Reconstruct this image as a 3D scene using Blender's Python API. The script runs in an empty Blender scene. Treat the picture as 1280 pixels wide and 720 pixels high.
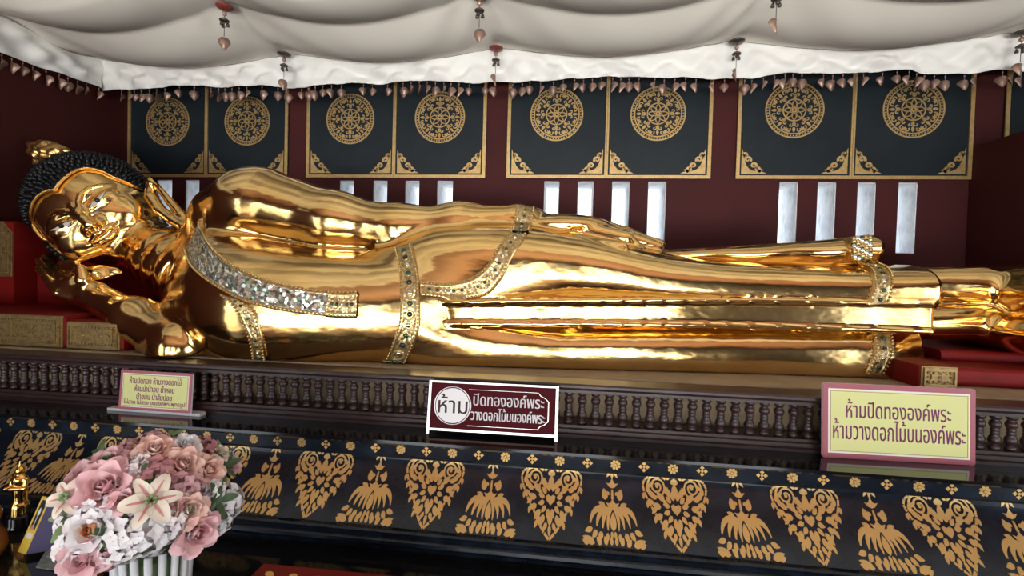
import bpy, bmesh, math, random, os
import numpy as np
from mathutils import Vector, Matrix
from mathutils.bvhtree import BVHTree

sc = bpy.context.scene
COL = sc.collection
R = random.Random(7)
FAST = 1.0

# ------------------------------------------------------------------ camera
F = 600.0                                    # focal length in pixels of the 1280x720 frame
AX = np.array([5090, 153, -600.0]); AX /= np.linalg.norm(AX)
DN = np.array([-650, 24000, 600.0]); DN -= AX * (DN @ AX); DN /= np.linalg.norm(DN)
AY = np.cross(AX, DN)
EYE = np.array([0, 0, 1.6])

def ray(u, v):
    d = np.array([u - 640, v - 360, F]); return np.array([d @ AX, d @ AY, -(d @ DN)])
def W(u, v, Y):
    r = ray(u, v); return EYE + r * (Y / r[1])
def WZ(u, v, z):
    r = ray(u, v); return EYE + r * ((z - 1.6) / r[2])
def WX(u, v, x):
    r = ray(u, v); return EYE + r * (x / r[0])
def P3(u, v, Y):
    return Vector(W(u, v, Y))

cam = bpy.data.cameras.new('camera'); co = bpy.data.objects.new('camera', cam); COL.objects.link(co)
cam.sensor_width = 36; cam.lens = F / 1280 * 36; cam.clip_start = 0.02; cam.clip_end = 300
rt = [AX[0], AY[0], -DN[0]]; up = [-AX[1], -AY[1], DN[1]]; bk = [-AX[2], -AY[2], DN[2]]
co.matrix_world = Matrix(((rt[0], up[0], bk[0], EYE[0]), (rt[1], up[1], bk[1], EYE[1]), (rt[2], up[2], bk[2], EYE[2]), (0, 0, 0, 1)))
sc.camera = co

# ------------------------------------------------------------------ exposure, sky, daylight
sc.view_settings.view_transform = 'Standard'; sc.view_settings.look = 'None'
sc.view_settings.gamma = 1; sc.view_settings.use_curve_mapping = False
sc.view_settings.exposure = 0.0
sc.cycles.use_denoising = True
sc.cycles.max_bounces = 8
sc.cycles.caustics_reflective = False; sc.cycles.caustics_refractive = False
wd = bpy.data.worlds.new('sky'); sc.world = wd; wd.use_nodes = True
nt = wd.node_tree; bgn = nt.nodes['Background']
bgn.inputs[0].default_value = (0.82, 0.91, 1.0, 1); bgn.inputs[1].default_value = 3.0

def area(name, loc, rot, sx, sy, power, col):
    l = bpy.data.lights.new(name, 'AREA'); l.shape = 'RECTANGLE'; l.size = sx; l.size_y = sy; l.energy = power; l.color = col
    o = bpy.data.objects.new(name, l); COL.objects.link(o); o.location = loc; o.rotation_euler = rot
    return o
sun = bpy.data.lights.new('sun', 'SUN'); sun.energy = 6.5; sun.angle = 0.02; sun.color = (1, .95, .86)
so = bpy.data.objects.new('sun', sun); COL.objects.link(so); so.rotation_euler = Vector((0.18, 0.62, -0.76)).to_track_quat('-Z', 'Y').to_euler()
# daylight at both side doorways, and a fill lamp added at the front
area('daylight_front_fill', (0.3, -4.6, 1.7), (math.radians(90), 0, 0), 6.4, 2.4, 48, (1, 0.97, 0.92))
area('daylight_right_doorway', (5.2, -1.2, 1.3), (math.radians(90), 0, math.radians(90)), 2.2, 2.4, 45, (0.95, 0.98, 1.0))
area('daylight_left_doorway', (-5.2, -1.6, 1.3), (math.radians(90), 0, math.radians(-90)), 1.8, 2.4, 22, (1, 0.95, 0.86))
# added lamps tilted up to brighten the canopy, standing in for paving bounce
for nm, lx, ly, rz, sx_, pw in (('canopy_fill_front', .3, -3.9, 0, 6.4, 195), ('canopy_fill_right', 4.3, -1.2, 90, 2.4, 48), ('canopy_fill_left', -3.3, -1.6, -90, 2.0, 18)):
    l_ = area(nm, (lx, ly, .75), (math.radians(128), 0, math.radians(rz)), sx_, 1.0, pw, (1, .97, .93)); l_.data.spread = math.radians(88)

# ------------------------------------------------------------------ object helpers
def link(name, me, parent=None, mats=None):
    o = bpy.data.objects.new(name, me); COL.objects.link(o)
    if parent is not None: o.parent = parent
    return o
def tag(o, label, cat, group=None, kind=None):
    if label: o['label'] = label
    if cat: o['category'] = cat
    if group: o['group'] = group
    if kind: o['kind'] = kind
    return o
def empty(name, loc, label, cat, group=None):
    o = bpy.data.objects.new(name, None); COL.objects.link(o); o.location = loc
    o.empty_display_size = 0.05
    bpy.context.view_layer.update()
    return tag(o, label, cat, group)

class MB:
    """gathers geometry in WORLD coordinates for ONE mesh object"""
    def __init__(s): s.v = []; s.f = []; s.uv = None; s.mi = []; s.sm = []
    def add(s, vs, fs, smooth=False, mi=0):
        b = len(s.v); s.v.extend([tuple(map(float, p)) for p in vs])
        for f in fs: s.f.append(tuple(b + i for i in f)); s.mi.append(mi); s.sm.append(smooth)
        return b
    def box(s, x0, x1, y0, y1, z0, z1, mi=0):
        vs = [(x, y, z) for z in (z0, z1) for y in (y0, y1) for x in (x0, x1)]
        s.add(vs, [(0, 2, 3, 1), (4, 5, 7, 6), (0, 1, 5, 4), (2, 6, 7, 3), (0, 4, 6, 2), (1, 3, 7, 5)], False, mi)
    def obox(s, c, ax, ay, az, mi=0):
        """box about centre c with half-axis vectors"""
        c = Vector(c); ax = Vector(ax); ay = Vector(ay); az = Vector(az)
        vs = [c + ax * i + ay * j + az * k for k in (-1, 1) for j in (-1, 1) for i in (-1, 1)]
        s.add(vs, [(0, 2, 3, 1), (4, 5, 7, 6), (0, 1, 5, 4), (2, 6, 7, 3), (0, 4, 6, 2), (1, 3, 7, 5)], False, mi)
    def tube(s, pts, rad, n=8, mi=0, closed=False):
        pts = [Vector(p) for p in pts]; m = len(pts)
        rs = rad if hasattr(rad, '__len__') else [rad] * m
        rings = []; prev = None
        for i, p in enumerate(pts):
            if closed: t = pts[(i + 1) % m] - pts[i - 1]
            else: t = pts[min(i + 1, m - 1)] - pts[max(i - 1, 0)]
            t = t.normalized() if t.length > 1e-9 else Vector((0, 0, 1))
            if prev is None: a = t.orthogonal().normalized()
            else:
                a = prev - t * prev.dot(t); a = a.normalized() if a.length > 1e-6 else t.orthogonal().normalized()
            prev = a; b = t.cross(a)
            rings.append([p + (a * math.cos(2 * math.pi * k / n) + b * math.sin(2 * math.pi * k / n)) * rs[i] for k in range(n)])
        vs = [q for r in rings for q in r]; fs = []
        for i in range(m if closed else m - 1):
            j = (i + 1) % m
            for k in range(n): fs.append((i * n + k, i * n + (k + 1) % n, j * n + (k + 1) % n, j * n + k))
        if not closed:
            fs.append(tuple(range(n - 1, -1, -1))); fs.append(tuple((m - 1) * n + k for k in range(n)))
        s.add(vs, fs, True, mi)
    def lathe(s, c, prof, n=12, mi=0, axis=None):
        """prof = [(radius, height)...] about the vertical (or axis) through c"""
        c = Vector(c); q = Matrix.Identity(3) if axis is None else Vector((0, 0, 1)).rotation_difference(Vector(axis)).to_matrix()
        vs = []; fs = []; m = len(prof)
        for r, h in prof:
            for k in range(n):
                a = 2 * math.pi * k / n; vs.append(c + q @ Vector((r * math.cos(a), r * math.sin(a), h)))
        for i in range(m - 1):
            for k in range(n): fs.append((i * n + k, i * n + (k + 1) % n, (i + 1) * n + (k + 1) % n, (i + 1) * n + k))
        fs.append(tuple(range(n - 1, -1, -1))); fs.append(tuple((m - 1) * n + k for k in range(n)))
        s.add(vs, fs, True, mi)
    def ball(s, c, r, n=10, m=6, mi=0, sc_=(1, 1, 1), rot=None):
        c = Vector(c); vs = []; fs = []
        for i in range(m + 1):
            t = math.pi * i / m
            for k in range(n):
                a = 2 * math.pi * k / n
                p = Vector((math.sin(t) * math.cos(a) * sc_[0], math.sin(t) * math.sin(a) * sc_[1], math.cos(t) * sc_[2])) * r
                vs.append(c + (rot @ p if rot is not None else p))
        for i in range(m):
            for k in range(n): fs.append((i * n + k, (i + 1) * n + k, (i + 1) * n + (k + 1) % n, i * n + (k + 1) % n))
        s.add(vs, fs, True, mi)
    def prism(s, pts, mp, t, mi=0):
        """flat polygon (2D pts) with thickness t; mp(x, y, h) -> 3D"""
        n = len(pts)
        vs = [mp(x, y, t) for x, y in pts] + [mp(x, y, 0) for x, y in pts]
        fs = [tuple(range(n))] + [(i, n + i, n + (i + 1) % n, (i + 1) % n) for i in range(n)]
        s.add(vs, fs, False, mi)
    def strip(s, pts, w, mp, t, mi=0, closed=False):
        """ribbon of half width w (number or list) along 2D pts"""
        m = len(pts); ws = w if hasattr(w, '__len__') else [w] * m
        L = []; Rr = []
        for i in range(m):
            a = pts[i - 1] if (i > 0 or closed) else pts[0]; b = pts[(i + 1) % m] if (i < m - 1 or closed) else pts[-1]
            dx, dy = b[0] - a[0], b[1] - a[1]; l = math.hypot(dx, dy) or 1
            nx, ny = -dy / l, dx / l
            L.append((pts[i][0] + nx * ws[i], pts[i][1] + ny * ws[i])); Rr.append((pts[i][0] - nx * ws[i], pts[i][1] - ny * ws[i]))
        vs = [mp(x, y, t) for x, y in L] + [mp(x, y, t) for x, y in Rr] + [mp(x, y, 0) for x, y in L] + [mp(x, y, 0) for x, y in Rr]
        fs = []
        for i in range(m if closed else m - 1):
            j = (i + 1) % m
            fs += [(m + i, m + j, j, i), (i, j, 2 * m + j, 2 * m + i), (m + j, m + i, 3 * m + i, 3 * m + j)]
        s.add(vs, fs, False, mi)
    def build(s, name, mats, parent=None, smooth=None, origin=None):
        if not isinstance(mats, (list, tuple)): mats = [mats]
        me = bpy.data.meshes.new(name)
        pw = parent.matrix_world.translation if parent is not None else Vector((0, 0, 0))
        if parent is not None and parent.type == 'MESH': pw = Vector(parent.get('_o', (0, 0, 0)))
        A = np.array(s.v, dtype=np.float64)
        if origin is None: origin = pw if parent is not None else Vector((A[:, 0].mean(), A[:, 1].mean(), A[:, 2].min()))
        A = A - np.array(origin)
        me.from_pydata(A.tolist(), [], s.f)
        for m in mats: me.materials.append(m)
        me.polygons.foreach_set('material_index', s.mi)
        me.polygons.foreach_set('use_smooth', [bool(x) if smooth is None else smooth for x in s.sm])
        if s.uv is not None:
            ul = me.uv_layers.new(name='UVMap'); lv = np.zeros(len(me.loops), dtype=np.int32); me.loops.foreach_get('vertex_index', lv)
            ul.data.foreach_set('uv', np.array(s.uv, dtype=np.float32)[lv].ravel())
        me.validate(); me.update()
        o = link(name, me, parent)
        o.location = Vector(origin) - pw
        WORIG[o.name] = Vector(origin)
        return o
WORIG = {}
def sub(parent):
    """mesh parents: children geometry is given in world coordinates, so remember the parent's world origin"""
    return parent

def build_child(mb, name, mats, parent, smooth=None):
    """child of a MESH or EMPTY parent, geometry in world coordinates"""
    if parent.type == 'MESH': pw = WORIG[parent.name]
    else:
        bpy.context.view_layer.update(); pw = parent.matrix_world.translation.copy()
    o = mb.build(name, mats, None, smooth, origin=pw)
    o.parent = parent; o.location = (0, 0, 0)
    WORIG[o.name] = Vector(pw)
    return o

# ------------------------------------------------------------------ materials
def mat(name, col, rough=0.5, metal=0.0, noise=None, bump=None, spec=0.5, coat=0.0, extra=None):
    """noise=(scale, second colour, low, high) mixes in a second pigment; bump=(scale, strength, distance)"""
    m = bpy.data.materials.new(name); m.use_nodes = True; n = m.node_tree.nodes; l = m.node_tree.links
    b = n['Principled BSDF']
    b.inputs['Base Color'].default_value = (*col, 1); b.inputs['Roughness'].default_value = rough; b.inputs['Metallic'].default_value = metal
    b.inputs['Specular IOR Level'].default_value = spec
    if coat: b.inputs['Coat Weight'].default_value = coat; b.inputs['Coat Roughness'].default_value = 0.08
    tc = n.new('ShaderNodeTexCoord')
    if noise:
        t = n.new('ShaderNodeTexNoise'); t.inputs['Scale'].default_value = noise[0]; t.inputs['Detail'].default_value = 5
        l.new(tc.outputs['Object'], t.inputs['Vector'])
        r = n.new('ShaderNodeValToRGB'); r.color_ramp.elements[0].position = noise[2]; r.color_ramp.elements[1].position = noise[3]
        r.color_ramp.elements[0].color = (*col, 1); r.color_ramp.elements[1].color = (*noise[1], 1)
        l.new(t.outputs['Fac'], r.inputs['Fac']); l.new(r.outputs['Color'], b.inputs['Base Color'])
    if bump:
        t2 = n.new('ShaderNodeTexNoise'); t2.inputs['Scale'].default_value = bump[0]; t2.inputs['Detail'].default_value = 3
        if len(bump) > 3:
            mp = n.new('ShaderNodeMapping'); mp.inputs['Scale'].default_value = bump[3]; l.new(tc.outputs['Object'], mp.inputs['Vector']); l.new(mp.outputs['Vector'], t2.inputs['Vector'])
        else: l.new(tc.outputs['Object'], t2.inputs['Vector'])
        bp = n.new('ShaderNodeBump'); bp.inputs['Strength'].default_value = bump[1]; bp.inputs['Distance'].default_value = bump[2]
        l.new(t2.outputs['Fac'], bp.inputs['Height']); l.new(bp.outputs['Normal'], b.inputs['Normal'])
    return m

M = {}
M['gold'] = mat('polished_gold', (0.86, 0.57, 0.215), 0.14, 1.0, noise=(2.2, (0.88, 0.63, 0.28), 0.4, 0.65), bump=(7, 0.35, 0.016, (0.6, 1, 1.2)))
M['gold_fine'] = mat('smooth_gold', (1.0, 0.64, 0.20), 0.14, 1.0, bump=(9, 0.12, 0.01))
M['gold_rough'] = mat('worked_gold', (0.85, 0.55, 0.2), 0.3, 1.0, bump=(90, 0.5, 0.006))
M['gilt'] = mat('gilt_paint', (0.66, 0.46, 0.20), 0.42, 0.65, noise=(40, (0.52, 0.33, 0.12), 0.45, 0.75))
M['bronze'] = mat('dull_carved_bronze', (0.42, 0.29, 0.12), 0.45, .75, noise=(50, (0.24, 0.17, 0.08), 0.4, 0.7))
M['gilt_bright'] = mat('bright_gold_leaf', (0.74, 0.47, 0.17), 0.38, 0.6, noise=(30, (0.72, 0.48, 0.19), 0.4, 0.75))
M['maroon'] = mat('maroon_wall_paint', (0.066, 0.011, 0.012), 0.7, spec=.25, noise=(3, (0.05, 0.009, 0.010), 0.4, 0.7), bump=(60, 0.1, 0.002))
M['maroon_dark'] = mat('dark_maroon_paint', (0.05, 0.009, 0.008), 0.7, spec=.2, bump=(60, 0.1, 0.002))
M['lacquer'] = mat('black_panel_lacquer', (0.010, 0.016, 0.021), 0.42, spec=.3, noise=(6, (0.014, 0.021, 0.027), 0.4, 0.7))
M['black'] = mat('black_altar_lacquer', (0.006, 0.010, 0.017), 0.2, spec=.4, noise=(14, (0.013, 0.022, 0.037), 0.45, 0.75), bump=(30, 0.12, 0.002, (0.15, 1, 1)))
M['glossblack'] = mat('glossy_black_top', (0.006, 0.007, 0.009), 0.09)
M['wood'] = mat('dark_turned_wood', (0.040, 0.020, 0.020), 0.34, noise=(20, (0.022, 0.013, 0.014), 0.4, 0.7), bump=(40, 0.2, 0.002, (0.1, 1, 1)))
M['bed'] = mat('beige_platform_paint', (0.42, 0.31, 0.19), 0.6, noise=(6, (0.33, 0.24, 0.14), 0.45, 0.7), bump=(25, 0.15, 0.003))
M['cloth'] = mat('off_white_cloth', (0.86, 0.82, 0.745), 0.9, bump=(260, 0.08, 0.001), spec=0.1)
M['valence'] = mat('white_satin_cloth', (0.80, 0.80, 0.78), 0.6, bump=(220, 0.08, 0.001), spec=0.2)
M['red'] = mat('red_lacquer', (0.20, 0.007, 0.006), 0.5, spec=.25, noise=(5, (0.15, 0.006, 0.006), 0.4, 0.7))
M['plaster'] = mat('whitewashed_jamb', (0.88, 0.90, 0.93), 0.85, noise=(14, (0.66, 0.69, 0.74), 0.45, 0.72), bump=(30, 0.7, 0.02, (1, 1, 0.35)))
M['floor'] = mat('brown_tile_floor', (0.34, 0.23, 0.15), 0.35, noise=(4, (0.28, 0.18, 0.12), 0.4, 0.7))
M['carpet'] = mat('red_carpet', (0.13, 0.040, 0.025), 0.9, noise=(60, (0.10, 0.03, 0.018), 0.4, 0.7))
M['ground'] = mat('pale_paving_outside', (0.5, 0.48, 0.44), 0.9, noise=(3, (0.4, 0.39, 0.36), 0.4, 0.7))
M['roof'] = mat('brown_roof_boards', (0.20, 0.085, 0.045), 0.6, noise=(9, (0.12, 0.05, 0.028), .4, .65))
M['hair'] = mat('black_hair_paint', (0.005, 0.006, 0.008), 0.35, spec=.3)
M['eye'] = mat('shell_eye_white', (0.52, 0.53, 0.52), 0.25)
M['pupil'] = mat('black_pupil', (0.006, 0.006, 0.006), 0.1)

# ------------------------------------------------------------------ room
def structure(o): o['kind'] = 'structure'; return o
WY = 3.4; WT = 0.27
BAYS = [(-3.44, -2.775, -2.111), (-1.964, -1.288, -0.612), (-0.462, 0.232, 0.926), (1.086, 1.806, 2.515), (2.691, 3.44, 4.19)]
ZP0 = 2.291
slots = []
for us in ([(205, 215), (231, 249), (267, 285)], [(424, 442), (466, 484), (506, 524), (546, 566)], [(680, 699), (722, 742), (765, 787), (810, 833)], [(974, 998), (1022, 1046), (1072, 1096), (1123, 1148)]):
    for a, b in us: slots.append((W(a, 240, WY)[0], W(b, 240, WY)[0]))
slots = [(a - 0.07 if i == 0 else a, b) for i, (a, b) in enumerate(slots)]
SZ0, SZ1 = W(1135, 317, WY)[2], 2.275
wl = MB(); x = -3.44
wl.box(-3.7, 4.6, WY, WY + WT, SZ1, 3.5); wl.box(-3.7, 4.6, WY, WY + WT, 0, SZ0)
x = -3.7
for a, b in slots:
    wl.box(x, a, WY, WY + WT, SZ0, SZ1); x = b
wl.box(x, 4.6, WY, WY + WT, SZ0, SZ1)
structure(wl.build('wall_back', M['maroon']))
for i, (a, b) in enumerate(slots):       # whitewashed reveal of each narrow window slot
    w = MB(); t = 0.006; y0, y1 = WY + 0.012, WY + WT
    w.box(a, a + t, y0, y1, SZ0, SZ1); w.box(b - t, b, y0, y1, SZ0, SZ1); w.box(a, b, y0, y1, SZ1 - t, SZ1); w.box(a, b, y0, y1, SZ0, SZ0 + t)
    structure(w.build('window_%d' % (i + 1), M['plaster']))
w = MB(); w.box(-3.6, -3.44, 0.6, WY, 0, 3.5); w.box(-3.6, -3.44, -4.2, -2.6, 0, 3.5); w.box(-3.6, -3.44, -2.6, -0.4, 2.5, 3.5); w.box(-3.6, -3.44, -0.4, 0.6, 0, 3.5)
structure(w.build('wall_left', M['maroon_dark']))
w = MB(); w.box(4.5, 4.66, 0.0, WY, 0, 3.5); w.box(4.5, 4.66, -4.2, -2.4, 0, 3.5); w.box(4.5, 4.66, -2.4, 0.0, 2.6, 3.5)
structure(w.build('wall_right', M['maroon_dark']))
w = MB()
for a, b in ((-3.6, -2.9), (-1.5, -0.75), (0.75, 1.6), (3.1, 4.66)): w.box(a, b, -4.3, -4.14, 0, 3.5)
w.box(-3.6, 4.66, -4.3, -4.14, 2.7, 3.5); w.box(-2.9, -1.5, -4.3, -4.14, 0, .9); w.box(1.6, 3.1, -4.3, -4.14, 0, .9)
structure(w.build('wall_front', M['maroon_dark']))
w = MB(); w.box(-3.6, 4.66, -4.3, WY + WT, -0.1, 0); structure(w.build('floor', M['floor']))
w = MB(); w.box(-3.3, 3.6, -1.9, 0.55, 0.0005, 0.012); tag(w.build('carpet', M['carpet']), 'red carpet on the floor in front of the altar', 'carpet')
w = MB(); w.box(-3.7, 4.76, -4.4, WY + WT, 3.5, 3.6); structure(w.build('ceiling', M['roof']))
w = MB(); w.box(-40, 40, -40, 60, -0.3, -0.2); o = structure(w.build('ground_outside', M['ground']))
# side return wall of the niche, right of the feet, stopping below the cloth
w = MB(); w.box(2.515, 2.64, 1.72, 3.395, 0, 2.495)
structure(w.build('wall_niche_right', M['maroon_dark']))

# ------------------------------------------------------------------ implicit-surface modelling
def nrm(v): v = np.asarray(v, float); return v / np.linalg.norm(v)
def smin(a, b, k):
    h = np.clip(0.5 + 0.5 * (b - a) / k, 0, 1); return b + (a - b) * h - k * h * (1 - h)
def smax(a, b, k): return -smin(-a, -b, k)
def cap(x, y, z, a, b, ra, rb=None):
    rb = ra if rb is None else rb
    a = np.asarray(a, float); d = np.asarray(b, float) - a; L = d @ d
    t = np.clip(((x - a[0]) * d[0] + (y - a[1]) * d[1] + (z - a[2]) * d[2]) / L, 0, 1)
    return np.sqrt((x - a[0] - t * d[0]) ** 2 + (y - a[1] - t * d[1]) ** 2 + (z - a[2] - t * d[2]) ** 2) - (ra + (rb - ra) * t)
def chain(x, y, z, pts, rs, k=0.03):
    r = None
    for i in range(len(pts) - 1):
        c = cap(x, y, z, pts[i], pts[i + 1], rs[i], rs[i + 1]); r = c if r is None else smin(r, c, k)
    return r
def ell(x, y, z, c, r, B=None):
    dx, dy, dz = x - c[0], y - c[1], z - c[2]
    if B is not None: dx, dy, dz = (dx * B[0][0] + dy * B[0][1] + dz * B[0][2], dx * B[1][0] + dy * B[1][1] + dz * B[1][2], dx * B[2][0] + dy * B[2][1] + dz * B[2][2])
    k0 = np.sqrt((dx / r[0]) ** 2 + (dy / r[1]) ** 2 + (dz / r[2]) ** 2)
    k1 = np.sqrt((dx / r[0] ** 2) ** 2 + (dy / r[1] ** 2) ** 2 + (dz / r[2] ** 2) ** 2) + 1e-9
    return k0 * (k0 - 1) / k1
def rbox(x, y, z, c, h, r):
    qx, qy, qz = np.abs(x - c[0]) - h[0] + r, np.abs(y - c[1]) - h[1] + r, np.abs(z - c[2]) - h[2] + r
    return np.sqrt(np.maximum(qx, 0) ** 2 + np.maximum(qy, 0) ** 2 + np.maximum(qz, 0) ** 2) + np.minimum(np.maximum(np.maximum(qx, qy), qz), 0) - r
def spl(xk, yk, n=400):
    """smooth (Hermite) table through the knots"""
    xk = np.asarray(xk, float); yk = np.asarray(yk, float); m = np.gradient(yk, xk)
    X = np.linspace(xk[0], xk[-1], n); i = np.clip(np.searchsorted(xk, X) - 1, 0, len(xk) - 2)
    h = xk[i + 1] - xk[i]; t = (X - xk[i]) / h
    return X, (2 * t**3 - 3 * t**2 + 1) * yk[i] + (t**3 - 2 * t**2 + t) * h * m[i] + (-2 * t**3 + 3 * t**2) * yk[i + 1] + (t**3 - t**2) * h * m[i + 1]
class Loft:
    """tube along X: knots (X, yc, zc, ry, rz); superellipse exponent n"""
    def __init__(s, K, n=2.0):
        K = np.array(K, float); s.n = n; s.X = None; s.T = []
        for j in range(1, 5):
            s.X, t = spl(K[:, 0], K[:, j]); s.T.append(t)
    def __call__(s, x, y, z):
        yc, zc, ry, rz = (np.interp(x, s.X, t) for t in s.T)
        a = np.abs((y - yc) / ry); b = np.abs((z - zc) / rz)
        k0 = (a ** s.n + b ** s.n) ** (1 / s.n)
        g = np.sqrt((a / ry) ** 2 + (b / rz) ** 2) / np.maximum(np.sqrt(a * a + b * b), 1e-6)
        d = (k0 - 1) / np.maximum(g, 1e-3)
        return np.maximum(d, np.maximum(s.X[0] - x, x - s.X[-1]))
def nets(Fn, lo, hi, h, proj=2):
    lo = np.asarray(lo, float); n = np.ceil((np.asarray(hi) - lo) / h).astype(int) + 1
    B = 8; nb = -(-n // B); lo_ = lo.astype(np.float64)
    cx = [lo_[i] + h * (np.arange(nb[i]) * B + (B - 1) / 2) for i in range(3)]
    X, Y, Z = np.meshgrid(*cx, indexing='ij'); D = Fn(X, Y, Z)
    V = np.repeat(np.repeat(np.repeat(D, B, 0), B, 1), B, 2).astype(np.float32)
    near = np.argwhere(np.abs(D) < B * h * 1.5)                # only the blocks the surface can pass through are filled in
    o = np.arange(B)
    for i0 in range(0, len(near), 400):
        q = near[i0:i0 + 400] * B
        I = q[:, 0, None, None, None] + o[None, :, None, None]; J = q[:, 1, None, None, None] + o[None, None, :, None]; K = q[:, 2, None, None, None] + o[None, None, None, :]
        I, J, K = np.broadcast_arrays(I, J, K)
        V[I, J, K] = Fn(lo_[0] + h * I, lo_[1] + h * J, lo_[2] + h * K)
    V = V[:n[0], :n[1], :n[2]]
    S = V < 0
    c = n - 1; cid = lambda i, j, k: (i * c[1] + j) * c[2] + k
    tot = int(c[0] * c[1] * c[2]); acc = np.zeros((tot, 3)); cnt = np.zeros(tot); quads = []
    for a in range(3):
        s0 = [slice(None)] * 3; s1 = [slice(None)] * 3; s0[a] = slice(0, -1); s1[a] = slice(1, None)
        A, B = V[tuple(s0)], V[tuple(s1)]
        I = np.argwhere(S[tuple(s0)] != S[tuple(s1)])
        b, d = (a + 1) % 3, (a + 2) % 3
        ok = (I[:, b] > 0) & (I[:, b] < n[b] - 1) & (I[:, d] > 0) & (I[:, d] < n[d] - 1); I = I[ok]
        va = A[I[:, 0], I[:, 1], I[:, 2]]; vb = B[I[:, 0], I[:, 1], I[:, 2]]
        p = I.astype(float); p[:, a] += va / (va - vb)
        q = []
        for ob, od in ((-1, -1), (0, -1), (0, 0), (-1, 0)):
            J = I.copy(); J[:, b] += ob; J[:, d] += od; q.append(cid(J[:, 0], J[:, 1], J[:, 2]))
        for e in q:
            for t in range(3): acc[:, t] += np.bincount(e, p[:, t], tot)
            cnt += np.bincount(e, minlength=tot)
        q = np.stack(q, 1); flip = va > 0; q[flip] = q[flip][:, ::-1]; quads.append(q)
    quads = np.concatenate(quads); used = np.nonzero(cnt)[0]; mp = np.full(tot, -1); mp[used] = np.arange(len(used))
    v = acc[used] / cnt[used][:, None] * h + lo; quads = mp[quads]
    for _ in range(proj): v = project(Fn, v, h * 0.4, h)
    return v, quads
def grad(Fn, v, e):
    x, y, z = v[:, 0], v[:, 1], v[:, 2]
    g = np.stack([Fn(x + e, y, z) - Fn(x - e, y, z), Fn(x, y + e, z) - Fn(x, y - e, z), Fn(x, y, z + e) - Fn(x, y, z - e)], 1) / (2 * e)
    return g
def project(Fn, v, e=0.003, lim=0.02):
    g = grad(Fn, v, e); f = Fn(v[:, 0], v[:, 1], v[:, 2])
    st = f[:, None] * g / np.maximum((g * g).sum(1), 0.05)[:, None]
    l = np.linalg.norm(st, axis=1); st *= np.minimum(1, lim / np.maximum(l, 1e-9))[:, None]
    return v - st

# ------------------------------------------------------------------ the reclining statue
BZ = 1.22
def S(u, v, Y): return np.array(W(u, v, Y))
def sec(u, vt, Yt, yc, ry, z0=BZ - 0.03):
    """loft knot from the picture column u: upper edge at row vt at depth Yt, resting on the bed"""
    p = S(u, vt, Yt); zt = p[2]; return (p[0], yc, (zt + z0) / 2, ry, (zt - z0) / 2)
ZL = BZ - 0.16
torso = Loft([sec(222, 340, 2.5, 2.62, .20, ZL), sec(240, 312, 2.5, 2.62, .28, ZL), sec(262, 290, 2.5, 2.60, .38, ZL), sec(300, 280, 2.5, 2.56, .52, ZL), sec(340, 290, 2.5, 2.52, .64, ZL), sec(390, 302, 2.5, 2.48, .68, ZL), sec(440, 309, 2.5, 2.46, .64, ZL),
              sec(500, 311, 2.5, 2.46, .57, ZL), sec(560, 303, 2.5, 2.47, .54, ZL), sec(640, 298, 2.5, 2.48, .47, ZL), sec(720, 320, 2.5, 2.48, .36, ZL), sec(760, 335, 2.5, 2.48, .25, ZL)], 2.4)
def leg(u, vt, vc, Yt, yc, ry):
    p = S(u, vt, Yt); q = S(u, vc + 17, yc - ry * 0.8); return (p[0], yc, (p[2] + q[2]) / 2, ry, (p[2] - q[2]) / 2)
legU = Loft([leg(505, 296, 378, 2.5, 2.5, .36), leg(560, 284, 378, 2.5, 2.5, .45), leg(640, 282, 380, 2.5, 2.5, .49), leg(720, 292, 381, 2.5, 2.5, .47), leg(830, 317, 383, 2.5, 2.5, .42), leg(950, 327, 384, 2.5, 2.48, .36), leg(1060, 331, 384, 2.45, 2.44, .31),
             leg(1120, 332, 382, 2.45, 2.42, .28), leg(1168, 336, 379, 2.42, 2.40, .24)], 2.6)
def leg2(u, vt, yc, ry):
    p = S(u, vt - 17, yc - ry * 0.8); return (p[0], yc, (p[2] + BZ - 0.10) / 2, ry, (p[2] - BZ + 0.10) / 2)
legL = Loft([leg2(505, 405, 2.47, .45), leg2(560, 407, 2.47, .51), leg2(640, 409, 2.47, .50), leg2(720, 410, 2.47, .47), leg2(830, 411, 2.47, .42), leg2(950, 413, 2.46, .36), leg2(1060, 416, 2.44, .31), leg2(1112, 417, 2.43, .28), leg2(1150, 419, 2.42, .20)], 2.6)
mid0 = S(526, 390, 2.0); 
STX, STY = spl([S(u, 395, 2.1)[0] for u in (515, 560, 640, 720, 830, 950, 1060, 1112, 1170)], [2.04, 1.965, 1.965, 1.995, 2.045, 2.095, 2.125, 2.14, 2.15])
def stripF(x, y, z):
    """the flat fold of cloth lying between the legs"""
    u0, u1 = S(520, 390, 2.02), S(1166, 397, 2.16)
    t = np.clip((x - u0[0]) / (u1[0] - u0[0]), 0, 1)
    zc = u0[2] + (u1[2] - u0[2]) * t + 0.012 * np.sin(t * 3.14); hz = 0.046 - 0.000 * t + 0.012 * np.clip((t - .1) / .9, 0, 1)
    yf = np.interp(x, STX, STY)
    q1 = np.abs(z - zc) - hz; q2 = np.abs(y - (yf + 0.2)) - 0.2; q3 = np.maximum(u0[0] - x, x - u1[0])
    b = np.maximum(np.maximum(q1, q2), q3)
    for s in (-1, 1): b = smin(b, np.maximum(np.sqrt((y - yf) ** 2 + (z - zc - s * hz) ** 2) - 0.011, q3), 0.01)
    return b
hem_x = S(1166, 360, 2.2)[0]
shoulder, elbow, wrist = S(336, 258, 2.34), S(500, 289, 2.28), S(648, 275, 2.30)
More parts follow.
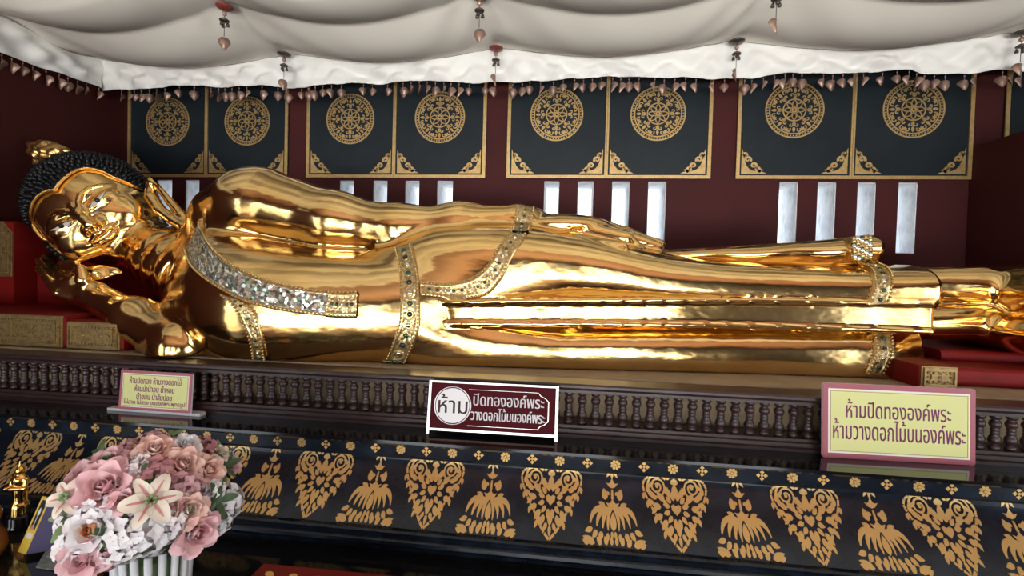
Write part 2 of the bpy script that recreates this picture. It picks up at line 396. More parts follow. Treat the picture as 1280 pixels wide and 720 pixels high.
# hand resting on the thigh
hand_pts = [(S(655, 277, 2.36), S(742, 290, 2.34), .070, .064)]
fing = []
for i, (yo, ut, vt, L) in enumerate([(2.25, 800, 313, 0), (2.31, 822, 309, 0), (2.38, 825, 306, 0), (2.45, 815, 303, 0)]):
    k = S(736, 289 - i * 3.2, yo); m_ = S(782, 299 - i * 2.2, yo); t_ = S(ut, vt, yo); fing.append((k, m_, t_))
thumb = [S(668, 291, 2.28), S(722, 302, 2.19), S(778, 309, 2.14)]
# supporting arm
r_sh, r_el, r_wr = S(290, 395, 2.35), S(226, 436, 1.93), S(118, 370, 2.12)
def handR(x, y, z):
    d = chain(x, y, z, [S(120, 372, 2.12), S(98, 364, 2.14), S(80, 352, 2.18)], [.068, .075, .06], .03)
    for i, (a, b, c, r) in enumerate([((92, 372, 2.08), (74, 366, 2.07), (57, 345, 2.12), .026), ((88, 364, 2.13), (68, 356, 2.15), (50, 336, 2.2), .027), ((86, 356, 2.19), (66, 346, 2.23), (50, 326, 2.28), .027), ((88, 350, 2.25), (70, 338, 2.30), (56, 320, 2.34), .024)]):
        d = smin(d, chain(x, y, z, [S(*a), S(*b), S(*c)], [r * 1.15, r, r * .75], .01), .014)
    d = smin(d, chain(x, y, z, [S(112, 362, 2.09), S(104, 350, 2.06), S(101, 336, 2.06)], [.04, .03, .022], .01), .02)
    return d
def body_noneck(x, y, z):
    d = torso(x, y, z)
    L = smin(smax(legU(x, y, z), x - hem_x, .012), smax(legL(x, y, z), x - hem_x, .012), 0.03)
    d = smin(d, L, 0.09)
    # swell of the chest and of the far shoulder
    d = smin(d, ell(x, y, z, S(285, 385, 2.25), (.26, .28, .20)), .12)
    d = smin(d, chain(x, y, z, [S(254, 304, 2.46), S(284, 274, 2.43), S(318, 262, 2.40)], [.125, .170, .195], .06), .09)
    # upper arm along the side
    arm = chain(x, y, z, [shoulder, S(420, 279, 2.30), elbow, S(575, 282, 2.28), wrist], [.185, .145, .118, .098, .072], .08)
    arm = smin(arm, ell(x, y, z, S(322, 258, 2.40), (.19, .24, .195)), .08)
    d = smin(d, arm, .028 + .07 * np.clip((S(345, 260, 2.4)[0] - x) / .25, 0, 1))
    # the hand
    h = cap(x, y, z, wrist, S(664, 277, 2.35), .074, .072)
    h = smin(h, ell(x, y, z, S(706, 284, 2.35), (.23, .155, .062), None), .05)
    for a, b, c in fing: h = smin(h, chain(x, y, z, [a, b, c], [.040, .036, .026], .012), .012)
    h = smin(h, chain(x, y, z, thumb, [.045, .036, .025], .012), .014)
    d = smin(d, h, .018)
    d = np.minimum(d, stripF(x, y, z)) if True else d
    # ankles and feet
    for (p, q, r1, r2) in ((S(1150, 358, 2.4), S(1225, 360, 2.4), .088, .10), (S(1150, 403, 2.33), S(1225, 402, 2.36), .075, .085)):
        d = smin(d, cap(x, y, z, p, q, r1, r2), .012)
    f1 = smin(ell(x, y, z, FC1, (.225, .50, .135)), ell(x, y, z, FC2, (.25, .48, .105)), .03)
    d = smin(d, f1, .035)
    # supporting arm and hand
    a2 = chain(x, y, z, [r_sh, r_el, S(170, 400, 2.03), r_wr], [.17, .105, .098, .066], .06)
    d = smin(d, a2, .03)
    d = smin(d, handR(x, y, z), .03)
    return np.maximum(d, BZ - 0.004 - z)
FC1, FC2 = S(1296, 368, 2.38), S(1296, 415, 2.34)

# --- head frame
HC = S(122, 268, 2.45)
hf = nrm((.50, -.86, -.06)); hu = np.array((-.70, -.10, .70)); hu = nrm(hu - hf * (hu @ hf)); hr = np.cross(hu, hf) * -1
HB = [hr, hu, hf]
if hr[0] < 0: hr = -hr; HB = [hr, hu, hf]
def hl(u, v, p):
    """pixel -> local (r, u) on the plane at protrusion p in front of the head centre"""
    d = ray(u, v); t = ((HC + hf * p - EYE) @ hf) / (d @ hf); q = EYE + d * t - HC
    return np.array([q @ hr, q @ hu, p])
def hw(l): return HC + hr * l[0] + hu * l[1] + hf * l[2]

# --- head, modelled in its own frame (r: its left, u: crown, f: face)
def skull(r, u, f):
    d = ell(r, u, f, (0.01, .055, -.05), (.272, .262, .275))
    d = smin(d, ell(r, u, f, (0.005, -.065, .03), (.262, .245, .225)), .06)
    d = smin(d, ell(r, u, f, (.0, -.185, .075), (.17, .12, .135)), .10)
    return d
import functools
@functools.lru_cache(None)
def surf(r, u):
    lo, hi = 0.0, .5
    for _ in range(30):
        m_ = (lo + hi) / 2
        if skull(np.array(r), np.array(u), np.array(m_)) < 0: lo = m_
        else: hi = m_
    return lo
def on(r, u, h=0.0): return (r, u, surf(r, u) + h)
EYES = []
for s in (-1, 1): EYES.append([(s * .050, -.018), (s * .075, -.004), (s * .105, .001), (s * .135, .004), (s * .165, .014), (s * .135, -.008), (s * .105, -.015), (s * .075, -.021)])
LINE = [(183, 238.5), (163, 229), (142.8, 220.8), (130, 214), (119, 211), (109.7, 210), (99, 212), (90.8, 216), (80, 224.5), (74, 231), (70.8, 237), (63, 238), (55.4, 241), (48, 246), (43, 253), (40, 261), (39.6, 270), (42, 279), (46, 288), (55, 298), (67, 308), (84, 320)]
HLN = []
for u_, v_ in LINE:
    q = hl(u_, v_, .15)
    for _ in range(12): q = hl(u_, v_, max(surf(q[0], q[1]), .0))
    HLN.append((q[0], q[1]))
FACEPOLY = [(.40, -.5)] + [(.40, HLN[0][1] - .03)] + HLN + [(-.40, HLN[-1][1] - .03), (-.40, -.5)]
def polysd(px, py, P):
    d = np.full(px.shape, 1e9); ins = np.zeros(px.shape, bool); n = len(P)
    for i in range(n):
        ax_, ay_ = P[i]; bx, by = P[(i + 1) % n]; ex, ey = bx - ax_, by - ay_
        t = np.clip(((px - ax_) * ex + (py - ay_) * ey) / (ex * ex + ey * ey + 1e-12), 0, 1)
        d = np.minimum(d, (px - ax_ - t * ex) ** 2 + (py - ay_ - t * ey) ** 2)
        c = (ay_ > py) != (by > py)
        ins ^= c & (px < ex * (py - ay_) / (ey if abs(ey) > 1e-12 else 1e-12) + ax_)
    d = np.sqrt(d); return np.where(ins, -d, d)
NK0, NK1 = np.array([0, -.17, -.06]), None
def toL(p): q = np.asarray(p) - HC; return np.array([q @ hr, q @ hu, q @ hf])
neck_a = toL(S(165, 300, 2.52)); neck_b = toL(S(250, 345, 2.45))
def neck(r, u, f):
    a, b = neck_a, neck_b; d = b - a; L = math.sqrt(d @ d)
    t = ((r - a[0]) * d[0] + (u - a[1]) * d[1] + (f - a[2]) * d[2]) / (L * L)
    q = np.sqrt(np.maximum((r - a[0] - t * d[0]) ** 2 + (u - a[1] - t * d[1]) ** 2 + (f - a[2] - t * d[2]) ** 2, 0))
    R_ = .165 + .05 * np.clip(t, 0, 1) ** 2 + .012 * np.clip((t - .35) * 4, 0, 1) * np.abs(np.sin(t * L / .11 * math.pi)) ** .7
    return np.maximum(q - R_, np.maximum(-t * L, (t - 1) * L)) * .9
EARU = [toL(S(*p)) for p in ((188, 240, 2.47), (191, 228, 2.48), (200, 233, 2.48), (214, 252, 2.47), (228, 270, 2.45), (246, 290, 2.42))]
EARI = [toL(S(*p)) for p in ((189, 247, 2.45), (199, 262, 2.44), (215, 274, 2.43), (231, 284, 2.42), (246, 291, 2.41))]
EARL = [toL(S(*p)) for p in ((83, 322, 2.36), (88, 335, 2.30), (104, 342, 2.26), (126, 344, 2.25), (146, 340, 2.27))]
def headF(r, u, f):
    d = skull(r, u, f)
    # brow arches
    for s in (-1, 1):
        d = smax(d, -ell(r, u, f, (s * .105, .012, surf(s * .105, .012) + .030), (.082, .040, .040)), .022)      # hollow of the orbit
        d = smin(d, ell(r, u, f, on(s * .108, -.008, -.028), (.078, .036, .044)), .012)                           # closed heavy lid
        br = [on(s * .020, .000, .012), on(s * .034, .038, .007), on(s * .070, .066, .003), on(s * .115, .070, .001), on(s * .165, .052, -.001), on(s * .205, .026, -.004)]
        d = smin(d, chain(r, u, f, br, [.009, .010, .010, .009, .008, .005], .003), .007)
        lid = EYES[(s + 1) // 2]
        up_ = [on(*p, .004) for p in lid[:5]]; lo_ = [on(*p, .002) for p in [lid[0]] + lid[:4:-1] + [lid[4]]]
        d = smin(d, chain(r, u, f, up_, [.007] * 5, .002), .006)
        d = smin(d, chain(r, u, f, lo_, [.005] * len(lo_), .002), .006)
        d = smin(d, ell(r, u, f, on(s * .125, -.105, -.045), (.09, .085, .055)), .07)                            # cheek
    # nose
    d = smin(d, chain(r, u, f, [on(0, .035, -.004), on(0, -.005, .014), on(0, -.050, .036), on(.004, -.088, .052)], [.014, .016, .021, .028], .02), .02)
    for s in (-1, 1):
        d = smin(d, ell(r, u, f, on(s * .034, -.094, .004), (.020, .021, .026)), .024)
    # lips, philtrum, chin
    ul = [on(s * a, b, c) for s, a, b, c in ((-1, .092, -.136, .000), (-1, .058, -.143, .010), (-1, .022, -.134, .017), (1, 0, -.141, .015), (1, .022, -.134, .017), (1, .058, -.143, .010), (1, .092, -.136, .000))]
    d = smin(d, chain(r, u, f, ul, [.004, .011, .015, .012, .015, .011, .004], .004), .006)
    ll = [on(s * a, b, c) for s, a, b, c in ((-1, .076, -.155, .001), (-1, .038, -.175, .012), (1, 0, -.181, .016), (1, .038, -.175, .012), (1, .076, -.155, .001))]
    d = smin(d, chain(r, u, f, ll, [.004, .014, .018, .014, .004], .004), .006)
    ml = [on(s * a, b, c) for s, a, b, c in ((-1, .096, -.138, .006), (-1, .055, -.157, .026), (1, 0, -.161, .034), (1, .055, -.157, .026), (1, .096, -.138, .006))]
    d = smax(d, -chain(r, u, f, ml, [.003, .0055, .0065, .0055, .003], .002), .003)
    d = smax(d, -ell(r, u, f, on(0, -.208, .018), (.045, .010, .014)), .018)
    d = smin(d, ell(r, u, f, (-.008, -.250, .150), (.062, .045, .055)), .03)
    # throat and ears
    d = smin(d, neck(r, u, f), .035)
    e = smin(chain(r, u, f, EARU, [.028, .030, .026, .026, .030, .018], .01), chain(r, u, f, EARI, [.034, .030, .028, .030, .016], .012), .012)
    e = smax(e, -cap(r, u, f, (EARU[2] + EARI[1]) / 2 + np.array([0.0, 0, .045]), (EARU[3] + EARI[2]) / 2 + np.array([0, 0, .045]), .018), .012)
    d = smin(d, e, .016)
    e2 = chain(r, u, f, EARL, [.035, .042, .040, .046, .020], .012)
    e2 = e2 + .006 * np.sin(r * 70 + u * 60) * np.sin(f * 60 + u * 50)
    d = smin(d, e2, .016)
    return d
def hairF(r, u, f):
    d = skull(r, u, f) - .015 - .010 * np.clip(u / .3, 0, 1)
    d = smin(d, ell(r, u, f, (0.0, .245, -.10), (.14, .10, .14)), .07)
    win = polysd(r, u, FACEPOLY)
    d = np.maximum(d, np.where(f > -.03, -win, -1))
    return np.maximum(d, -(skull(r, u, f) + .025))
def bodyF(x, y, z):
    d = body_noneck(x, y, z)
    qx, qy, qz = x - HC[0], y - HC[1], z - HC[2]
    n_ = neck(qx * hr[0] + qy * hr[1] + qz * hr[2], qx * hu[0] + qy * hu[1] + qz * hu[2], qx * hf[0] + qy * hf[1] + qz * hf[2])
    return smin(d, n_, .05)

statue_o = S(640, 460, 2.4); statue_o[2] = BZ
statue = empty('reclining_buddha_statue', statue_o, 'huge polished gold reclining Buddha lying on its side, head propped on one hand', 'statue')
bv, bq = nets(bodyF, (-2.95, 1.55, 1.19), (2.49, 3.2, 2.30), .0115)
hv, hq = nets(headF, (-.40, -.44, -.32), (.36, .36, .42), .0048)
hv = HC + hv[:, :1] * hr + hv[:, 1:2] * hu + hv[:, 2:3] * hf
if np.linalg.det(np.array(HB)) < 0: hq = hq[:, ::-1]
mb = MB(); mb.add(bv, bq.tolist(), True); mb.add(hv, hq.tolist(), True)
body = build_child(mb, 'body', M['gold'], statue)
BVH = BVHTree.FromPolygons([Vector(p) for p in np.concatenate([bv, hv]).tolist()], bq.tolist() + (hq + len(bv)).tolist())
kv, kq = nets(hairF, (-.42, -.36, -.42), (.42, .50, .34), .006)
def l2w(v): v = np.asarray(v); return HC + v[:, :1] * hr + v[:, 1:2] * hu + v[:, 2:3] * hf
mb = MB(); mb.add(l2w(kv), (kq if np.linalg.det(np.array(HB)) > 0 else kq[:, ::-1]).tolist(), True)
# spiky curls
g = grad(hairF, kv, .004); gn = g / np.maximum(np.linalg.norm(g, axis=1), 1e-6)[:, None]
sk = skull(kv[:, 0], kv[:, 1], kv[:, 2]); idx = [i for i in range(len(kv)) if sk[i] > .008]
pw_ = polysd(kv[:, 0], kv[:, 1], FACEPOLY); idx = [i for i in idx if kv[i][2] < -.02 or pw_[i] > .010]
R.shuffle(idx); cell = {}; keep = []
for i in idx:
    p = kv[i]; c = tuple((p / .023).astype(int)); okk = True
    for dx in (-1, 0, 1):
        for dy in (-1, 0, 1):
            for dz in (-1, 0, 1):
                for q in cell.get((c[0] + dx, c[1] + dy, c[2] + dz), ()):
                    if ((q - p) ** 2).sum() < .0225 ** 2: okk = False
    if okk: cell.setdefault(c, []).append(p); keep.append(i)
for i in keep:
    p = HC + hr * kv[i][0] + hu * kv[i][1] + hf * kv[i][2]; nn = hr * gn[i][0] + hu * gn[i][1] + hf * gn[i][2]
    mb.lathe(p - nn * .004, [(.013, 0), (.0125, .008), (.008, .016), (.003, .023)], 6, 0, nn)
hair = build_child(mb, 'hair', M['hair'], statue)
# hairline bead of gold
def headpt(r, u, h=.0): return tuple(HC + hr * r + hu * u + hf * (surf(r, u) + h))
mb = MB(); pts = []
for i in range(len(HLN) - 1):
    for t in (0, .25, .5, .75): pts.append(Vector(headpt(HLN[i][0] * (1 - t) + HLN[i + 1][0] * t, HLN[i][1] * (1 - t) + HLN[i + 1][1] * t, .014)))
mb.tube(pts, .009, 6)
for p in pts: mb.ball(p + Vector(hf) * .006, .006, 6, 4)
build_child(mb, 'hairline_band', M['gold_rough'], statue)
# eyes
for k, E_ in enumerate(EYES):
    mb = MB(); s = (-1, 1)[k]
    def eyept(r, u): 
        lo = surf(r, u) + .06
        for _ in range(60):
            if headF(np.array([r]), np.array([u]), np.array([lo]))[0] < .001: break
            lo -= .0015
        return tuple(HC + hr * r + hu * u + hf * (lo + .0035))
    top = E_[:5]; bot = [E_[0]] + E_[:4:-1] + [E_[4]]
    n = 14; rows = []
    rs = np.linspace(top[0][0], top[-1][0], n)
    xs_ = [abs(p[0]) for p in top]; tu = np.interp(np.abs(rs), xs_, [p[1] for p in top]); bu = np.interp(np.abs(rs), [abs(p[0]) for p in bot], [p[1] for p in bot])
    vs = []; fs = []
    for i in range(n):
        for j in range(5): vs.append(eyept(rs[i], bu[i] + (tu[i] - bu[i]) * j / 4))
    for i in range(n - 1):
        for j in range(4): fs.append((i * 5 + j, i * 5 + j + 1, (i + 1) * 5 + j + 1, (i + 1) * 5 + j))
    mb.add(vs, fs, True)
    eye = build_child(mb, 'eye', M['eye'], statue)
    pc = np.array(eyept(s * .105, -.006)); mb = MB()
    mb.ball(pc - hf * .001, .0125, 12, 8, 0, (1, 1, 1)); 
    build_child(mb, 'pupil', M['pupil'], eye)
# flame finial on the crown
mb = MB()
fin = [S(80, 206, 2.62), S(66, 196, 2.60), S(54, 190, 2.58), S(45, 186, 2.57), S(40, 181, 2.56)]
def finF(x, y, z):
    d = chain(x, y, z, fin, [.085, .080, .062, .040, .016], .03)
    for a, b, r1 in (((50, 192, 2.55), (47, 212, 2.53), .034), ((60, 190, 2.53), (86, 190, 2.55), .030), ((62, 205, 2.52), (50, 186, 2.52), .03)): d = smin(d, cap(x, y, z, S(*a), S(*b), r1, r1 * .45), .02)
    return d + .008 * np.sin(x * 75 + z * 40) * np.sin(z * 80 - x * 30)
lo = np.min(fin, 0) - .14; hi = np.max(fin, 0) + .14
v_, q_ = nets(finF, lo, hi, .009, 1); mb.add(v_, q_.tolist(), True)
build_child(mb, 'flame_finial', M['gold_rough'], statue)

# ------------------------------------------------------------------ flat ornament shapes (2D)
def leaf2(cx, cy, ang, L, w, hook=0.0):
    """pointed flame-like leaf starting at (cx, cy) and pointing along ang"""
    pts = []
    for t in (0, .18, .38, .6, .8, 1.0): pts.append((t * L, w * (math.sin(math.pi * min(1, t ** .75)) ** .8) * (1 if t < 1 else 0) + hook * t * t))
    low = [(t * L, -w * (math.sin(math.pi * t ** .75) ** .8) + hook * t * t) for t in (.8, .6, .38, .18)]
    P = pts + low; c, s = math.cos(ang), math.sin(ang)
    return [(cx + x * c - y * s, cy + x * s + y * c) for x, y in P]
def spiral2(cx, cy, r0, r1, a0, turns, n=18):
    return [(cx + (r0 + (r1 - r0) * t) * math.cos(a0 + turns * 2 * math.pi * t), cy + (r0 + (r1 - r0) * t) * math.sin(a0 + turns * 2 * math.pi * t)) for t in [i / (n - 1) for i in range(n)]]
def arc2(cx, cy, r, a0, a1, n=12): return [(cx + r * math.cos(a0 + (a1 - a0) * i / (n - 1)), cy + r * math.sin(a0 + (a1 - a0) * i / (n - 1))) for i in range(n)]

def medallion(mb, mp, Rr, t):
    full = lambda r, n=48: arc2(0, 0, r, 0, 2 * math.pi * (n - 1) / n, n)
    mb.strip(full(Rr * .975), Rr * .025, mp, t, closed=True); mb.strip(full(Rr * .845), Rr * .022, mp, t, closed=True)
    for i in range(56):
        a = 2 * math.pi * i / 56; c, s = math.cos(a) * Rr * .91, math.sin(a) * Rr * .91
        mb.prism([(c + Rr * .032 * math.cos(b), s + Rr * .032 * math.sin(b)) for b in (0, 1.57, 3.14, 4.71)], mp, t)
    mb.strip(full(Rr * .385, 32), Rr * .02, mp, t, closed=True)
    mb.strip(full(Rr * .07, 10), Rr * .03, mp, t, closed=True)
    for k in range(8):
        a = math.pi / 4 * k
        P = leaf2(Rr * .11 * math.cos(a), Rr * .11 * math.sin(a), a, Rr * .25, Rr * .075); mb.strip(P, Rr * .016, mp, t, closed=True)
    for k in range(16):
        a = math.pi / 8 * k; ca, sa = math.cos(a), math.sin(a)
        rot = lambda P: [(x * ca - y * sa, x * sa + y * ca) for x, y in P]
        if k % 2 == 0:
            mb.prism(rot(leaf2(Rr * .42, 0, 0, Rr * .16, Rr * .06)), mp, t); mb.prism(rot(leaf2(Rr * .60, 0, 0, Rr * .20, Rr * .05)), mp, t)
            for s in (-1, 1):
                mb.strip(rot([(x, y * s) for x, y in spiral2(Rr * .53, Rr * .105, Rr * .075, Rr * .015, -2.4, .9, 14)]), Rr * .02, mp, t)
        else:
            mb.prism(rot(leaf2(Rr * .80, 0, math.pi, Rr * .15, Rr * .045)), mp, t)
            for s in (-1, 1):
                mb.strip(rot([(x, y * s) for x, y in spiral2(Rr * .72, Rr * .085, Rr * .085, Rr * .02, 2.6, -.9, 14)]), Rr * .021, mp, t)
def corner(mb, mp, L, t, s=1):
    """scrolled triangular corner piece, right angle at the origin, s=-1 mirrors it"""
    f_ = lambda P: ([(x * s, y) for x, y in P] if s > 0 else [(x * s, y) for x, y in P][::-1])
    mb.prism(f_([(0, 0), (L * .98, 0), (L * .88, .06 * L), (L * .78, .085 * L), (L * .62, .10 * L), (L * .45, .12 * L), (L * .30, .20 * L)]), mp, t)
    mb.prism(f_([(0, 0), (L * .30, .20 * L), (L * .19, .34 * L), (L * .13, .50 * L), (L * .11, .72 * L), (L * .06, .86 * L), (0, L * 1.02)]), mp, t)
    for (cx, cy, r, a0, tr) in ((.62, .17, .12, -1.2, 1.15), (.47, .33, .13, -1.0, 1.2), (.24, .57, .13, -.6, 1.15), (.12, .76, .09, -.5, 1.1)):
        mb.strip([(x * s, y) for x, y in spiral2(cx * L, cy * L, r * L, .02 * L, a0, tr, 18)], [L * (.05 - .03 * i / 17) for i in range(18)], mp, t)
    mb.prism(f_(leaf2(L * .60, L * .10, .25, L * .26, L * .05)), mp, t); mb.prism(f_(leaf2(L * .10, L * .60, 1.32, L * .26, L * .05)), mp, t)

# ------------------------------------------------------------------ lacquered panels of the back wall
PZ0, PZ1 = ZP0, 3.13
MC = [(211.6, 153), (310.6, 152), (439, 149.5), (550.5, 147.5), (695.9, 144), (822, 143), (991.8, 138.5), (1140, 137.5)]
where = ['above the gold statue head', 'second from the left, above the statue neck', 'above the raised shoulder', 'above the middle of the long arm', 'left one above the hand on the thigh', 'right one above the hand on the thigh', 'left one above the shins', 'beside the niche side wall', 'sliver behind the niche side wall']
k = 0
for bi, (xa, xm, xb) in enumerate(BAYS):
    for li, (a, b) in enumerate(((xa, xm), (xm, xb))):
        if bi == 4 and li == 1: continue
        p = empty('lacquer_panel', ((a + b) / 2, WY, PZ0), 'black lacquered panel with gold medallion, ' + where[k], 'panel', 'lacquered panels with gold medallions')
        mb = MB(); mb.box(a + .002, b - .002, WY - .014, WY - .002, PZ0, PZ1); build_child(mb, 'board', M['lacquer'], p)
        mb = MB(); wl_, wr_ = (.024, .012) if li == 0 else (.012, .024)
        y0, y1 = WY - .022, WY - .014
        mb.box(a + .001, a + wl_, y0, y1, PZ0, PZ1); mb.box(b - wr_, b - .001, y0, y1, PZ0, PZ1); mb.box(a + wl_, b - wr_, y0, y1, PZ0, PZ0 + .022); mb.box(a + wl_, b - wr_, y0, y1, PZ1 - .022, PZ1)
        build_child(mb, 'gilt_border', M['gilt'], p)
        if k < 8: c = W(MC[k][0], MC[k][1], WY)
        else: c = np.array([(a + b) / 2, WY, 2.69])
        mb = MB(); medallion(mb, lambda x, y, h: (c[0] + x, WY - .0145 - h, c[2] + y), .184, .003); build_child(mb, 'medallion', M['gilt'], p)
        for s, cx in ((1, a + wl_ + .012), (-1, b - wr_ - .012)):
            mb = MB(); corner(mb, lambda x, y, h: (cx + x, WY - .0145 - h, PZ0 + .034 + y), .165, .003, s); build_child(mb, 'corner_ornament', M['gilt'], p)
        k += 1

# ------------------------------------------------------------------ cloth canopy with its valence
AXX = [-4.9, -3.37, -1.922, -.498, .950, 2.466, 3.95]       # anchor columns
YA, YB = 3.10, 2.50
CZ = 3.07
def canopy_z(x, y):
    i = max(0, min(len(AXX) - 2, int(np.searchsorted(AXX, x)) - 1)); t = (x - AXX[i]) / (AXX[i + 1] - AXX[i])
    sx = math.sin(math.pi * min(1, max(0, t)))
    q = (YA - y) / .60; sy = abs(math.sin(math.pi * q)) if q > 0 else 0
    row = .075 if q < .5 else (.135 if q < 1.5 else .16)
    row = .075 + (.135 - .075) * min(1, max(0, q)) + .02 * min(1, max(0, q - 1)); fade = math.exp(-max(0, q - 1.6) * .7); row *= .25 + .75 * fade; sy *= fade
    crease = .010 * math.sin(22 * t * sx + 9 * q) * (1 - abs(2 * t - 1)) ** 0 * math.exp(-3.2 * min(t, 1 - t) * 2) * (1 if q > 0 else .4)
    return CZ - row * sx ** 1.1 - .065 * sy * (.55 + .45 * sx) + crease
def canopy_limit_y(x): return YA + .05
xs_ = np.linspace(-3.42, 4.4, 260); ys_ = np.concatenate([np.linspace(YA, YA - 1.9, 90), np.linspace(YA - 1.95, .9, 8)])
mb = MB(); nx, ny = len(xs_), len(ys_)
vs = [(x, y, canopy_z(x, y)) for y in ys_ for x in xs_]; n0 = len(vs)
fs = [(j * nx + i, j * nx + i + 1, (j + 1) * nx + i + 1, (j + 1) * nx + i) for j in range(ny - 1) for i in range(nx - 1)]
mb.add(vs, fs, True)
canopy = empty('cloth_canopy', (0.3, 3.1, 3.07), 'off-white cloth canopy sagging in swags under the ceiling', 'canopy')
build_child(mb, 'canopy_sheet', M['cloth'], canopy)
def val_bottom(x): return 2.868 + .010 * math.sin(x * 4.4 + .6) + .006 * math.sin(x * 11)
def fold(s, h):
    """sideways displacement of the gathered cloth; s along the hem, h 0 at the hem .. 1 at the seam"""
    a = math.sin(s * 9.0 + h * 2.2 + 1.3 * math.sin(s * 3.1)) * .020 + math.sin(s * 23 + h * 6 + 2 * math.sin(s * 2.3)) * .015 + math.sin(s * 47 - h * 5.0 + math.sin(s * 7)) * .006 + abs(math.sin(s * 13 - h * 3.5)) ** 3 * .018
    return a * (.35 + .65 * math.sin(math.pi * min(1, h * .9 + .1)))
mb = MB(); nh = 22
sx_ = np.linspace(-3.40, 4.4, 620); vs = []
for x in sx_:
    zt = canopy_z(x, YA) - .002; zb = val_bottom(x)
    for j in range(nh):
        h = j / (nh - 1); hem = .006 * math.sin(x * 140) if j == 1 else 0
        vs.append((x, YA + .02 * (1 - h) + fold(x, h) * (1 - h ** 6) + hem, zb + (zt - zb) * h))
fs = [(i * nh + j, (i + 1) * nh + j, (i + 1) * nh + j + 1, i * nh + j + 1) for i in range(len(sx_) - 1) for j in range(nh - 1)]
mb.add(vs, fs, True); 
ob = build_child(mb, 'back_valence', M['valence'], canopy); ob.modifiers.new('thick', 'SOLIDIFY').thickness = .003
mb = MB(); sy_ = np.linspace(YA + .02, .2, 300); vs = []
def side_bottom(y): return 2.868 - .012 * (YA - y) - .03 * math.sin((YA - y) * 1.7) 
for y in sy_:
    zt = canopy_z(-3.40, min(y, YA)) - .002; zb = side_bottom(y)
    for j in range(nh):
        h = j / (nh - 1)
        vs.append((-3.395 + .025 + fold(y + 5, h) * (1 - h ** 6) - .0 , y, zb + (zt - zb) * h))
fs = [(i * nh + j, (i + 1) * nh + j, (i + 1) * nh + j + 1, i * nh + j + 1) for i in range(len(sy_) - 1) for j in range(nh - 1)]
mb.add(vs, fs, True)
ob = build_child(mb, 'side_valence', M['valence'], canopy); ob.modifiers.new('thick', 'SOLIDIFY').thickness = .003

# ------------------------------------------------------------------ hanging leaves and chimes
M['copper'] = mat('tarnished_copper_leaf', (0.40, 0.26, 0.20), 0.42, 0.55, noise=(30, (0.28, 0.18, 0.15), 0.4, 0.7))
M['copper_dark'] = mat('dark_bell_metal', (0.10, 0.08, 0.07), 0.4, 0.7)
M['redbead'] = mat('red_brown_disc', (0.20, 0.035, 0.025), 0.5)
def heart_leaf(mb, c, w, h, ang, tilt=0.0, mi=0):
    """heart-shaped metal leaf hanging by its stem from c"""
    out = []
    for i in range(20):
        t = 2 * math.pi * i / 20
        x = math.sin(t) * (1.0 if abs(math.sin(t)) < 2 else 1); yv = math.cos(t)
        # egg shape with a notch on top and a drawn-out tip
        px_ = w / 2 * math.sin(t) * (1 - .32 * max(0, -yv) ** 1.5); py_ = -h * .42 + h * (.36 * yv if yv > 0 else .36 * yv - .22 * (-yv) ** 4) + h * .05 * math.sin(t) ** 2 - h * .06 * max(0, yv) ** 10
        out.append((px_, py_))
    ca, sa = math.cos(ang), math.sin(ang); c = Vector(c)
    def mpf(x, y, hh):
        k_ = 4 * (x * x) / w * .35
        d = hh + k_ + tilt * y
        return c + Vector((x * ca - d * sa, x * sa + d * ca, y))
    top = [mpf(x, y, .0006) for x, y in out]; bot = [mpf(x, y, -.0006) for x, y in out]; n = len(out)
    ct = mpf(0, -h * .42, .0006); cb = mpf(0, -h * .42, -.0006)
    vs = top + bot + [ct, cb]
    fs = [(i, (i + 1) % n, 2 * n) for i in range(n)] + [(n + (i + 1) % n, n + i, 2 * n + 1) for i in range(n)] + [(i, n + i, n + (i + 1) % n, (i + 1) % n) for i in range(n)]
    mb.add(vs, fs, True, mi)
LX = [158, 167, 174, 183.6, 194, 203, 212, 230, 247, 267, 276, 284, 294, 304, 313, 333, 351, 361, 380, 390, 399, 408, 418, 429, 457, 467, 486, 506, 516, 526, 536, 546, 557, 566, 576, 588, 608, 619, 641, 653, 663, 676, 692, 704, 718, 729, 740, 751, 765, 775, 785, 797, 817, 829, 842, 855, 868.5, 891, 903, 928, 938, 951, 964, 976, 986, 998, 1025, 1037, 1049, 1063, 1075, 1099, 1114, 1127, 1139, 1151, 1163, 1176, 1201, 1215, 1242, 1257, 1270, 1296, 1312, 1330]
LEAFMESH = []
for k in range(6):
    mb = MB(); heart_leaf(mb, (0, 0, -.020), .056, .068, [-.1, .3, -.45, .75, -1.2, .05][k], [.1, -.1, .15, 0, .1, -.15][k])
    mb.tube([(0, 0, 0), (0, 0, -.030)], .0016, 5); mb.ball((0, 0, -.008), .005, 6, 4)
    o = mb.build('leaf_pendant', M['copper'], None, None, origin=(0, 0, 0)); LEAFMESH.append(o.data); bpy.data.objects.remove(o)
def leaf_at(p, group, label):
    o = bpy.data.objects.new('leaf_pendant', R.choice(LEAFMESH)); COL.objects.link(o); o.location = p
    o.rotation_euler = (0, 0, R.uniform(-.35, .35)); s = R.uniform(.85, 1.15); o.scale = (s, s, s)
    tag(o, label, 'pendant', group)
for u in LX:
    p = W(u, 112, YA + .06); z = val_bottom(p[0])
    leaf_at((p[0], YA + .021 + fold(p[0], 0), z - .006), 'leaves under the back valence', 'small copper heart-shaped leaf hanging below the white valence along the back wall')
